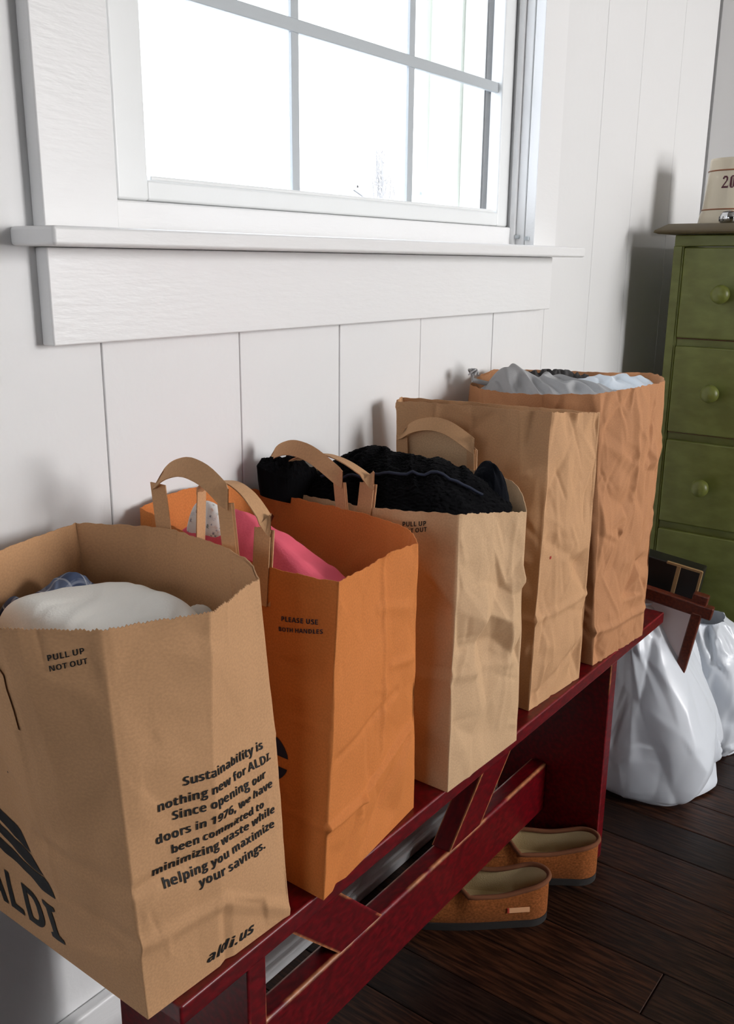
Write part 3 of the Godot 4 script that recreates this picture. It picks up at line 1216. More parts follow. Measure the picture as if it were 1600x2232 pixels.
func build_bags() -> void:
	var y0 := 0.4205
	# ---- nearest bag
	var o := thing("paper_bag", "nearest brown paper grocery bag, printed with a block of black text and stripes", "bag", "paper grocery bags on the bench")
	var m: StandardMaterial3D = M.kraft_paper_0
	var g := bag_body({
		"seed": 11, "base": [Vector3(0.415, y0, 0.296), Vector3(0.592, y0, 0.304), Vector3(0.592, y0, 0.04), Vector3(0.416, y0, 0.04)],
		"rim": [
			[Vector3(0.43, 0.79, 0.07), Vector3(0.375, 0.79, 0.13), Vector3(0.349, 0.79, 0.20), Vector3(0.352, 0.79, 0.237), Vector3(0.377, 0.79, 0.267), Vector3(0.398, 0.79, 0.292)],
			[Vector3(0.398, 0.79, 0.292), Vector3(0.473, 0.79, 0.332), Vector3(0.56, 0.789, 0.303)],
			[Vector3(0.56, 0.789, 0.303), Vector3(0.587, 0.79, 0.269), Vector3(0.608, 0.79, 0.2), Vector3(0.617, 0.79, 0.117), Vector3(0.566, 0.79, 0.029)],
			[Vector3(0.566, 0.79, 0.029), Vector3(0.526, 0.79, 0.036), Vector3(0.478, 0.79, 0.05), Vector3(0.43, 0.79, 0.07)]],
		"cols": [170, 110, 100, 50], "saw": true, "big": 0.0012, "small": 0.0004, "warp": 0.003, "wrinkles": [9, 0.06, 0.008, 0.0008, 0.7],
		"creases": {
			1: [[Vector2(0, 0.21), Vector2(0.5, 0.2), 0.012, 0.003], [Vector2(0.5, 0.2), Vector2(1.0, 0.02), 0.012, 0.003], [Vector2(0, 0.36), Vector2(0.35, 0.37), 0.01, -0.003], [Vector2(0.5, 0.2), Vector2(0.52, 0.0), 0.009, -0.003], [Vector2(0.45, 0.42), Vector2(0.68, 0.33), 0.02, -0.0015], [Vector2(0.6, 0.42), Vector2(1.0, 0.58), 0.012, 0.002]],
			0: [[Vector2(1.0, 0.21), Vector2(0.55, 0.26), 0.012, -0.002], [Vector2(0.96, 0.36), Vector2(0.6, 0.41), 0.014, -0.0025], [Vector2(0.62, 0.25), Vector2(0.66, 1.0), 0.006, 0.001], [Vector2(0.3, 0.55), Vector2(0.42, 0.62), 0.012, 0.003]]},
		"dents": {1: [Vector3(0.3, 0.3, 0.002), Vector3(0.8, 0.12, 0.003)]},
	}, o, m)
	var ink := MB.new()
	var lines: Array = [
		["Sustainability is", 0.4565, 0.635, 0.553, 0.6265], ["nothing new for ALDI.", 0.434, 0.619, 0.564, 0.6105], ["Since opening our", 0.448, 0.6045, 0.556, 0.595],
		["doors in 1976, we have", 0.432, 0.588, 0.566, 0.580], ["been committed to", 0.446, 0.573, 0.554, 0.564], ["minimizing waste while", 0.428, 0.559, 0.570, 0.550],
		["helping you maximize", 0.436, 0.5435, 0.569, 0.5345], ["your savings.", 0.470, 0.527, 0.555, 0.5195]]
	for l in lines:
		printed(g, 1, l[0], Vector3(l[1], l[2], 0.3), Vector3(l[3], l[4], 0.3), 0.97, true, 0.0, ink)
	part("printed_text", ink, M.black_ink, o)
	ink = printed(g, 1, "aldi.us", Vector3(0.481, 0.4355, 0.3), Vector3(0.540, 0.4315, 0.3), 0.9, true, 0.25)
	part("printed_text", ink, M.black_ink, o)
	ink = MB.new()
	printed(g, 0, "PULL UP", Vector3(0.4, 0.7645, 0.2588), Vector3(0.4, 0.7705, 0.2805), 1.0, true, 0.0, ink)
	printed(g, 0, "NOT OUT", Vector3(0.4, 0.7555, 0.2588), Vector3(0.4, 0.762, 0.2815), 1.0, true, 0.0, ink)
	part("printed_text", ink, M.black_ink, o)
	# stripes and letters on the wide side, mostly out of frame
	ink = MB.new()
	for k in 3:
		var yb := 0.5575 - 0.0205 * k
		var ze := 0.166 + 0.0118 * k
		var poly := PackedVector2Array()
		for q in 9:
			var t := q / 8.0
			poly.append(Vector2(-0.105 + 0.09 * t, 0.0035 + 0.003 * t))
		poly.append_array([Vector2(-0.008, 0.005), Vector2(0.0, -0.004), Vector2(0.005, -0.0125)])
		for q in 9:
			var t := 1.0 - q / 8.0
			poly.append(Vector2(-0.105 + 0.09 * t, -0.0125 + 0.003 * sin(PI * t)))
		printed_shape(g, 0, poly, Vector3(0.41, yb, ze), 1.0, ink)
	printed(g, 0, "ALDI", Vector3(0.41, 0.436, 0.048), Vector3(0.41, 0.449, 0.192), 0.95, true, -0.16, ink)
	part("printed_emblem", ink, M.black_ink, o)
	ink = MB.new()
	printed_shape(g, 0, PackedVector2Array([Vector2(-1, -0.6), Vector2(0, -1), Vector2(1, -0.2), Vector2(0.8, 0.8), Vector2(-0.5, 0.9)]), Vector3(0.41, 0.628, 0.163), 0.0012, ink)
	part("speck", ink, M.dark_blanket, o)
	handle(o, m, 0.62, [[0.111, 0.838], [0.128, 0.853], [0.155, 0.862], [0.185, 0.856], [0.215, 0.836]], 0.73, 0.022, -0.010, Vector3(0.6, 0.8, 0), Vector3(0, 0, 0.0115), Vector3(0.004, 0, 0.0055))
	# handle patch on the near side with the folded-down strip
	var mb := MB.new()
	patch(mb, g, 0, 0.12, 0.695, 0.222, 0.80)
	part("handle_patch", mb, m, o)
	mb = MB.new()
	mb.prism(PackedVector2Array([Vector2(0.09, 0.738), Vector2(0.205, 0.742), Vector2(0.187, 0.768), Vector2(0.09, 0.772)]), Vector3(0.346, 0, 0), Vector3(0.16, 0, 1).normalized(), Vector3.UP, Vector3.LEFT, 0.0014)
	part("carry_handle", mb, m, o)
	# glued overlap of the paper on the far inner side
	mb = MB.new()
	var strip := PackedVector3Array()
	for j in 40:
		for i in 24:
			strip.append(sample(g, 2, lerpf(0.01, 0.27 + 0.01 * sin(j * 0.2), i / 23.0), lerpf(0.45, 0.995, j / 39.0), -0.0016 if i < 23 else -0.0034)[0])
	mb.grid(strip, 24, 40, false, true)
	part("glued_seam", mb, m, o)

	# ---- orange bag
	o = thing("paper_bag", "orange-tinted paper grocery bag holding pink cloth, second from the near end", "bag", "paper grocery bags on the bench")
	m = M.kraft_paper_1
	g = bag_body({
		"seed": 22, "base": [Vector3(0.628, y0, 0.318), Vector3(0.825, y0, 0.297), Vector3(0.825, y0, 0.04), Vector3(0.632, y0, 0.04)],
		"rim": [
			[Vector3(0.664, 0.784, 0.016), Vector3(0.648, 0.77, 0.12), Vector3(0.648, 0.76, 0.234), Vector3(0.658, 0.76, 0.314)],
			[Vector3(0.658, 0.76, 0.314), Vector3(0.71, 0.757, 0.305), Vector3(0.752, 0.76, 0.301), Vector3(0.812, 0.76, 0.303)],
			[Vector3(0.812, 0.76, 0.303), Vector3(0.85, 0.76, 0.265), Vector3(0.873, 0.76, 0.207), Vector3(0.876, 0.76, 0.146), Vector3(0.886, 0.758, 0.03), Vector3(0.862, 0.766, 0.014), Vector3(0.811, 0.785, 0.012)],
			[Vector3(0.811, 0.785, 0.012), Vector3(0.764, 0.79, 0.012), Vector3(0.719, 0.792, 0.012), Vector3(0.664, 0.784, 0.016)]],
		"cols": [100, 70, 110, 50], "big": 0.0018, "small": 0.0006, "warp": 0.0035,
		"vfold": [0.0, 0.002, 0.0, 0.0],
		"creases": {
			1: [[Vector2(0, 0.235), Vector2(0.35, 0.24), 0.0065, 0.0055], [Vector2(0.35, 0.24), Vector2(0.95, 0.34), 0.0065, 0.0055], [Vector2(0.06, 0.45), Vector2(0.75, 0.52), 0.008, -0.0025], [Vector2(0.58, 0.36), Vector2(0.62, 1.0), 0.007, 0.003], [Vector2(0.4, 0.05), Vector2(0.9, 0.3), 0.012, -0.003], [Vector2(0.15, 0.0), Vector2(0.3, 0.18), 0.012, -0.004], [Vector2(0.7, 0.62), Vector2(0.95, 0.6), 0.008, 0.0025], [Vector2(0.55, 0.84), Vector2(0.9, 0.79), 0.01, 0.002]],
			0: [[Vector2(0.0, 0.23), Vector2(1.0, 0.235), 0.008, 0.002], [Vector2(0.2, 0.55), Vector2(0.98, 0.57), 0.01, -0.001]]},
		"dents": {1: [Vector3(0.85, 0.2, 0.005), Vector3(0.6, 0.12, -0.004), Vector3(0.3, 0.14, 0.004)]},
	}, o, m)
	ink = MB.new()
	printed(g, 0, "PLEASE USE", Vector3(0.645, 0.7085, 0.250), Vector3(0.645, 0.714, 0.294), 0.95, true, 0.0, ink)
	printed(g, 0, "BOTH HANDLES", Vector3(0.645, 0.6965, 0.246), Vector3(0.645, 0.7055, 0.2995), 0.95, true, 0.0, ink)
	part("printed_text", ink, M.navy_ink, o)
	ink = MB.new()
	var disc := PackedVector2Array()
	for k in 20:
		var a := lerpf(0.15, PI - 0.15, k / 19.0)
		disc.append(Vector2(0.029 * cos(a), 0.029 * sin(a)))
	printed_shape(g, 0, disc, Vector3(0.645, 0.556, 0.234), 1.0, ink)
	disc.clear()
	for k in 20:
		var a := lerpf(-0.3, -PI + 0.3, k / 19.0)
		disc.append(Vector2(0.029 * cos(a), 0.029 * sin(a)))
	printed_shape(g, 0, disc, Vector3(0.645, 0.556, 0.234), 1.0, ink)
	part("printed_emblem", ink, M.navy_ink, o)
	ink = MB.new()
	printed_shape(g, 0, PackedVector2Array([Vector2(-0.012, -0.003), Vector2(0.006, -0.012), Vector2(0.008, 0.006), Vector2(-0.01, 0.006)]), Vector3(0.645, 0.523, 0.232), 1.0, ink)
	part("printed_mark", ink, M.red_ink, o)
	handle(o, M.kraft_paper_0, 0.643, [[0.134, 0.826], [0.15, 0.838], [0.18, 0.842], [0.205, 0.831], [0.232, 0.803]], 0.72, 0.022, 0.008, Vector3(1.0, -0.17, 0), Vector3(0.008, 0, -0.002), Vector3(0.0, 0, 0.011))
	handle(o, M.kraft_paper_0, 0.886, [[0.020, 0.806], [0.034, 0.820], [0.06, 0.829], [0.095, 0.824], [0.145, 0.797]], 0.72, 0.022, -0.010, Vector3(0.6, 0.8, 0), Vector3(0, 0, 0.0115), Vector3(0.003, 0, 0.006))

	# ---- bag with the black jacket
	o = thing("paper_bag", "tan paper grocery bag holding a black fleece, third and middle of the row", "bag", "paper grocery bags on the bench")
	m = M.kraft_paper_2
	g = bag_body({
		"seed": 33, "base": [Vector3(0.878, y0, 0.312), Vector3(1.048, y0, 0.318), Vector3(1.048, y0, 0.04), Vector3(0.882, y0, 0.04)],
		"rim": [
			[Vector3(0.905, 0.758, 0.02), Vector3(0.896, 0.760, 0.132), Vector3(0.895, 0.764, 0.199), Vector3(0.928, 0.7655, 0.284)],
			[Vector3(0.928, 0.7655, 0.284), Vector3(0.988, 0.757, 0.298), Vector3(1.05, 0.748, 0.312)],
			[Vector3(1.05, 0.748, 0.312), Vector3(1.07, 0.757, 0.302), Vector3(1.10, 0.770, 0.274), Vector3(1.12, 0.775, 0.231), Vector3(1.105, 0.775, 0.12), Vector3(1.06, 0.777, 0.02)],
			[Vector3(1.06, 0.777, 0.02), Vector3(0.98, 0.778, 0.016), Vector3(0.905, 0.758, 0.02)]],
		"cols": [90, 90, 90, 44], "big": 0.003, "small": 0.0006, "warp": 0.003, "wrinkles": [22, 0.07, 0.008, 0.0014, 0.8],
		"creases": {
			1: [[Vector2(0.02, 0.42), Vector2(0.3, 0.41), 0.01, 0.003], [Vector2(0.3, 0.41), Vector2(0.85, 0.38), 0.009, 0.002], [Vector2(0.7, 0.12), Vector2(0.85, 0.95), 0.008, 0.0015]],
			0: [[Vector2(0.3, 0.36), Vector2(0.98, 0.41), 0.014, 0.003]]},
		"dents": {1: [Vector3(0.1, 0.52, -0.006), Vector3(0.33, 0.605, 0.015), Vector3(0.45, 0.5, -0.014), Vector3(0.62, 0.5, -0.010), Vector3(0.72, 0.57, 0.016), Vector3(0.95, 0.72, 0.012), Vector3(0.7, 0.70, -0.010), Vector3(0.42, 0.74, -0.002), Vector3(0.25, 0.42, 0.006), Vector3(0.8, 0.42, 0.006), Vector3(0.5, 0.25, 0.0), Vector3(0.85, 0.2, 0.004)]},
	}, o, m)
	ink = MB.new()
	printed(g, 0, "PULL UP", Vector3(0.905, 0.7445, 0.2195), Vector3(0.905, 0.7475, 0.246), 1.05, true, 0.0, ink)
	printed(g, 0, "NOT OUT", Vector3(0.905, 0.7355, 0.2195), Vector3(0.905, 0.7405, 0.2475), 1.05, true, 0.0, ink)
	part("printed_text", ink, M.black_ink, o)
	handle(o, M.kraft_paper_0, 0.892, [[0.030, 0.795], [0.05, 0.808], [0.09, 0.821], [0.13, 0.815], [0.175, 0.795]], 0.73, 0.022, 0.010, Vector3(1.0, -0.17, 0), Vector3(0, 0, 0.010), Vector3(0, 0, 0.011))
	handle(o, M.kraft_paper_0, 1.128, [[0.063, 0.810], [0.085, 0.826], [0.12, 0.834], [0.15, 0.829], [0.190, 0.808]], 0.72, 0.022, -0.008, Vector3(0.6, 0.8, 0), Vector3(0, 0, 0.010), Vector3(0, 0, 0.006))
	mb = MB.new()
	mb.prism(PackedVector2Array([Vector2(0.068, 0.70), Vector2(0.193, 0.70), Vector2(0.191, 0.802), Vector2(0.165, 0.818), Vector2(0.125, 0.826), Vector2(0.085, 0.818), Vector2(0.068, 0.806)]), Vector3(1.127, 0, 0), Vector3.BACK, Vector3.UP, Vector3.RIGHT, 0.001)
	part("handle_patch", mb, m, o)

	# ---- tall plain bag
	o = thing("paper_bag", "tall plain brown paper bag folded nearly shut, with a small red spot", "bag", "paper grocery bags on the bench")
	m = M.kraft_paper_3
	g = bag_body({
		"seed": 44, "base": [Vector3(1.136, y0, 0.291), Vector3(1.288, y0, 0.302), Vector3(1.285, y0, 0.04), Vector3(1.15, y0, 0.04)],
		"rim": [
			[Vector3(1.14, 0.856, 0.040), Vector3(1.158, 0.857, 0.10), Vector3(1.176, 0.857, 0.19), Vector3(1.19, 0.857, 0.273)],
			[Vector3(1.19, 0.857, 0.273), Vector3(1.24, 0.852, 0.289), Vector3(1.285, 0.848, 0.305)],
			[Vector3(1.285, 0.848, 0.305), Vector3(1.24, 0.853, 0.22), Vector3(1.20, 0.857, 0.12), Vector3(1.168, 0.859, 0.032)],
			[Vector3(1.168, 0.859, 0.032), Vector3(1.154, 0.858, 0.034), Vector3(1.14, 0.856, 0.040)]],
		"cols": [90, 80, 70, 30], "rows": 140, "big": 0.0036, "small": 0.0008, "warp": 0.004, "bulge": [0.006, 0.002, 0.0, 0.0], "wrinkles": [30, 0.09, 0.010, 0.0018, 0.5],
		"creases": {
			1: [[Vector2(0.0, 0.31), Vector2(1.0, 0.34), 0.009, 0.004], [Vector2(0.1, 0.58), Vector2(0.85, 0.46), 0.014, -0.003], [Vector2(0.2, 0.75), Vector2(0.35, 0.3), 0.008, 0.0012], [Vector2(0.1, 0.03), Vector2(0.9, 0.16), 0.012, -0.004]],
			0: [[Vector2(0.5, 1.0), Vector2(0.52, 0.5), 0.006, 0.0015], [Vector2(0.6, 0.31), Vector2(1.0, 0.31), 0.01, 0.003], [Vector2(0.8, 1.0), Vector2(0.9, 0.4), 0.02, 0.004]]},
		"dents": {1: [Vector3(0.78, 0.45, -0.011), Vector3(0.9, 0.52, 0.004), Vector3(0.5, 0.5, 0.003), Vector3(0.25, 0.2, 0.004), Vector3(0.9, 0.1, -0.010), Vector3(0.85, 0.18, 0.006), Vector3(0.05, 0.05, -0.006)]},
	}, o, m)
	ink = MB.new()
	printed_shape(g, 1, PackedVector2Array([Vector2(-0.8, -0.9), Vector2(0.6, -1), Vector2(1, 0.3), Vector2(0.3, 1.3), Vector2(-0.7, 0.8)]), Vector3(1.152 + 0.035, 0.645, 0.3), 0.0021, ink)
	part("red_spot", ink, M.red_ink, o)

	# ---- far bag
	o = thing("paper_bag", "crumpled brown paper bag bulging round a grey blanket, farthest along the bench", "bag", "paper grocery bags on the bench")
	m = M.kraft_paper_4
	g = bag_body({
		"seed": 55, "base": [Vector3(1.345, y0, 0.300), Vector3(1.522, y0, 0.317), Vector3(1.53, y0, 0.04), Vector3(1.345, y0, 0.04)],
		"rim": [
			[Vector3(1.385, 0.857, 0.022), Vector3(1.34, 0.856, 0.07), Vector3(1.325, 0.857, 0.132), Vector3(1.327, 0.862, 0.21), Vector3(1.36, 0.866, 0.27)],
			[Vector3(1.36, 0.866, 0.27), Vector3(1.40, 0.869, 0.293), Vector3(1.45, 0.871, 0.305), Vector3(1.523, 0.873, 0.317)],
			[Vector3(1.523, 0.873, 0.317), Vector3(1.60, 0.872, 0.283), Vector3(1.645, 0.871, 0.242), Vector3(1.60, 0.871, 0.193), Vector3(1.572, 0.871, 0.12), Vector3(1.53, 0.872, 0.05), Vector3(1.47, 0.875, 0.025)],
			[Vector3(1.47, 0.875, 0.025), Vector3(1.42, 0.868, 0.02), Vector3(1.385, 0.857, 0.022)]],
		"cols": [90, 90, 100, 40], "rows": 140, "big": 0.0038, "small": 0.0009, "warp": 0.006, "big_n": [34, 34, 30, 12], "wrinkles": [80, 0.08, 0.0065, 0.0017, 0.5], "bulge": [0.006, 0.006, 0.01, 0.0],
		"creases": {
			1: [[Vector2(0.0, 0.13), Vector2(1.0, 0.12), 0.01, 0.005], [Vector2(0.45, 1.0), Vector2(0.5, 0.6), 0.01, 0.003], [Vector2(0.7, 0.95), Vector2(0.72, 0.45), 0.01, -0.003], [Vector2(0.75, 0.35), Vector2(0.98, 0.5), 0.01, 0.004]]},
		"dents": {1: [Vector3(0.6, 0.22, -0.012), Vector3(0.82, 0.2, 0.010), Vector3(0.4, 0.2, 0.004), Vector3(0.3, 0.5, -0.004), Vector3(0.55, 0.4, 0.005)]},
	}, o, m)

func patch(mb: MB, g: Dictionary, f: int, za: float, ya: float, zb: float, yb: float) -> void:
	var a := locate(g, f, Vector3(0.4, ya, za))
	var b := locate(g, f, Vector3(0.4, yb, zb))
	for s in [0, 1]:
		var p := PackedVector3Array()
		for j in 24:
			for i in 14:
				var u := lerpf(0.02, b.x, i / 13.0)
				var t := lerpf(a.y, minf(b.y, 0.99), j / 23.0)
				if i > 6:
					u -= 0.06 * maxf(0.0, (t - a.y) / (b.y - a.y) - 0.55) * (i - 6) / 7.0 * 4.0
				p.append(sample(g, f, u, t, 0.0016 if s == 0 else 0.0004)[0])
		mb.grid(p, 14, 24, false, s == 1)

func surface_at(mb: MB, x: float, z: float) -> float:
	var y := 0.0
	for q in mb.v:
		if absf(q.x - x) < 0.004 and absf(q.z - z) < 0.004:
			y = maxf(y, q.y)
	return y

func build_contents() -> void:
	# nearest bag: white cloth, plaid, small white fold
	var mb := heap([Vector3(0.412, 0.73, 0.10), Vector3(0.40, 0.72, 0.18), Vector3(0.41, 0.71, 0.255), Vector3(0.48, 0.70, 0.285), Vector3(0.56, 0.69, 0.26), Vector3(0.592, 0.69, 0.19), Vector3(0.572, 0.70, 0.12), Vector3(0.50, 0.725, 0.085)], Vector3(0.49, 0.756, 0.165), 9.0, [[0.42, 0.16, 0.016, 0.05, 0.08], [0.535, 0.17, 0.003, 0.03, 0.05], [0.585, 0.19, -0.022, 0.03, 0.08]], 0.0011, 16.0, 0.5, 3)
	single("white_cloth", mb, M.white_cotton, "folded white cloth lying in the nearest paper bag", "cloth")
	mb = heap([Vector3(0.43, 0.73, 0.10), Vector3(0.44, 0.735, 0.125), Vector3(0.50, 0.735, 0.115), Vector3(0.55, 0.735, 0.10), Vector3(0.545, 0.73, 0.07), Vector3(0.48, 0.73, 0.06), Vector3(0.44, 0.73, 0.075)], Vector3(0.485, 0.748, 0.095), 4.0, [[0.512, 0.10, 0.017, 0.02, 0.03], [0.44, 0.11, 0.02, 0.014, 0.03]], 0.0010, 30.0, 0.9, 6)
	single("plaid_shirt", mb, M.blue_plaid_cotton, "blue plaid shirt edge showing behind the white cloth in the nearest bag", "shirt")
	mb = heap([Vector3(0.592, 0.69, 0.155), Vector3(0.588, 0.69, 0.185), Vector3(0.598, 0.69, 0.21), Vector3(0.608, 0.69, 0.20), Vector3(0.612, 0.69, 0.165)], Vector3(0.6, 0.722, 0.183), 4.0, [], 0.0007, 60.0, 1.2, 9, 80, 30)
	single("white_fabric_fold", mb, M.white_cotton, "small white fabric fold poking up by the nearest bag's inner seam", "cloth")
	# orange bag: pink cloth, floral piece, navy strap
	mb = heap([Vector3(0.66, 0.755, 0.05), Vector3(0.656, 0.762, 0.12), Vector3(0.656, 0.757, 0.21), Vector3(0.667, 0.752, 0.295), Vector3(0.72, 0.715, 0.28), Vector3(0.80, 0.69, 0.25), Vector3(0.845, 0.675, 0.18), Vector3(0.84, 0.68, 0.08), Vector3(0.76, 0.71, 0.04)], Vector3(0.70, 0.790, 0.135), 1.35, [[0.68, 0.12, 0.010, 0.03, 0.05]], 0.0014, 14.0, 0.3, 13)
	var pink := mb
	var strap: Array = []
	var strap_h: Array = []
	single("pink_cloth", mb, M.pink_cotton, "coral pink cloth heaped in the orange-tinted paper bag", "cloth")
	mb = heap([Vector3(0.662, 0.765, 0.09), Vector3(0.66, 0.768, 0.125), Vector3(0.664, 0.768, 0.15), Vector3(0.685, 0.778, 0.145), Vector3(0.688, 0.785, 0.11), Vector3(0.676, 0.78, 0.088)], Vector3(0.672, 0.806, 0.118), 3.0, [], 0.0006, 40.0, 0.6, 15, 80, 30)
	single("floral_cloth", mb, M.floral_cotton, "white floral cloth corner on the pink cloth, seen through the paper handle", "cloth")
	mb = MB.new()
	for k in 8:
		var t := k / 7.0
		var q := Vector3(0.768 + 0.026 * t, 0, 0.115 + 0.035 * t)
		q.y = surface_at(pink, q.x, q.z) + 0.001
		strap.append(q)
		strap_h.append(Vector3(0.003, 0.002, -0.002))
	mb.ribbon(strap, strap_h, 0.002)
	single("navy_strap", mb, M.navy_trim, "thin dark navy strap curling behind the pink cloth in the orange-tinted bag", "strap")
	# black fleece
	var jk := thing("black_fleece", "black knobbly fleece jacket spilling over the top of the middle paper bag", "jacket")
	mb = heap([Vector3(0.908, 0.757, 0.06), Vector3(0.905, 0.752, 0.14), Vector3(0.91, 0.752, 0.21), Vector3(0.938, 0.755, 0.277), Vector3(0.99, 0.75, 0.29), Vector3(1.04, 0.744, 0.303), Vector3(1.085, 0.755, 0.26), Vector3(1.095, 0.755, 0.16), Vector3(1.06, 0.76, 0.035), Vector3(0.99, 0.765, 0.024), Vector3(0.92, 0.765, 0.028)], Vector3(1.0, 0.803, 0.15), 2.4, [[1.0, 0.09, 0.012, 0.05, 0.05], [1.0, 0.23, 0.006, 0.05, 0.05]], 0.003, 20.0, 0.4, 23, 300, 130, 0.0035)
	part("fleece_body", mb, M.black_fleece, jk)
	var fleece := mb
	mb = heap([Vector3(0.845, 0.795, 0.02), Vector3(0.85, 0.790, 0.045), Vector3(0.90, 0.775, 0.06), Vector3(0.95, 0.77, 0.06), Vector3(0.95, 0.77, 0.03), Vector3(0.89, 0.785, 0.016)], Vector3(0.885, 0.806, 0.034), 2.5, [[0.853, 0.026, 0.008, 0.02, 0.02]], 0.003, 60.0, 0.0, 27, 140, 50, 0.0025, 0.03)
	part("collar", mb, M.black_fleece, jk)
	var path: Array = []
	for k in 30:
		var t := k / 29.0
		var q := Vector3(0.925 + 0.075 * t * t, 0, lerpf(0.07, 0.275, t))
		q.y = surface_at(fleece, q.x, q.z) + 0.002
		path.append(q)
	mb = MB.new()
	mb.tube(path, [0.002], 6)
	part("piping", mb, M.navy_piping, jk)
	mb = heap([Vector3(1.025, 0.74, 0.255), Vector3(1.04, 0.74, 0.288), Vector3(1.07, 0.74, 0.283), Vector3(1.085, 0.74, 0.25), Vector3(1.07, 0.745, 0.215), Vector3(1.04, 0.745, 0.225)], Vector3(1.055, 0.802, 0.252), 3.0, [], 0.004, 50.0, 1.0, 29, 90, 40)
	single("dark_garment", mb, M.black_blue_cloth, "smooth blue-black garment bunched beside the fleece at the middle bag's front", "garment")
	# far bag
	var bl := thing("grey_blanket", "soft grey blanket with a tassel heaped on the farthest paper bag", "blanket")
	mb = heap([Vector3(1.355, 0.845, 0.05), Vector3(1.335, 0.848, 0.13), Vector3(1.338, 0.852, 0.20), Vector3(1.37, 0.857, 0.262), Vector3(1.43, 0.86, 0.285), Vector3(1.48, 0.855, 0.25), Vector3(1.50, 0.855, 0.16), Vector3(1.47, 0.855, 0.07), Vector3(1.41, 0.85, 0.04)], Vector3(1.41, 0.872, 0.15), 2.5, [[1.40, 0.09, 0.024, 0.035, 0.035], [1.46, 0.14, 0.008, 0.03, 0.03]], 0.0055, 16.0, 0.9, 31, 200, 90)
	part("blanket_body", mb, M.grey_blanket, bl)
	var r := RandomNumberGenerator.new()
	r.seed = 4
	mb = MB.new()
	for k in 9:
		path = []
		var a := r.randf() * TAU
		for q in 12:
			var t := q / 11.0
			path.append(Vector3(1.358, 0.868, 0.043) + Vector3(0.010 * cos(a + t * 4.0) * t, 0.018 * sin(t * 2.6), 0.010 * sin(a + t * 4.0) * t))
		mb.tube(path, [0.0022, 0.002, 0.0018, 0.0014], 6)
	path = []
	for q in 12:
		var t := q / 11.0
		path.append(Vector3(1.358 + 0.03 * t, 0.868 - 0.010 * t, 0.043 + 0.03 * t))
	mb.tube(path, [0.004], 8)
	part("tassel", mb, M.grey_blanket, bl)
	mb = heap([Vector3(1.47, 0.856, 0.14), Vector3(1.45, 0.857, 0.24), Vector3(1.46, 0.862, 0.292), Vector3(1.52, 0.864, 0.302), Vector3(1.60, 0.862, 0.262), Vector3(1.60, 0.862, 0.21), Vector3(1.555, 0.856, 0.14)], Vector3(1.52, 0.871, 0.21), 2.5, [[1.59, 0.24, 0.006, 0.03, 0.03]], 0.004, 15.0, 0.5, 37, 160, 60)
	single("pale_sheet", mb, M.pale_sheet, "pale bluish white sheet beside the grey blanket in the farthest bag", "sheet")
	mb = heap([Vector3(1.45, 0.855, 0.045), Vector3(1.48, 0.855, 0.10), Vector3(1.53, 0.855, 0.16), Vector3(1.585, 0.858, 0.185), Vector3(1.56, 0.858, 0.12), Vector3(1.52, 0.858, 0.06)], Vector3(1.52, 0.874, 0.11), 2.5, [], 0.004, 40.0, 0.5, 41, 90, 40)
	single("dark_blanket", mb, M.dark_blanket, "dark blanket edge showing behind the grey blanket in the farthest bag", "blanket")

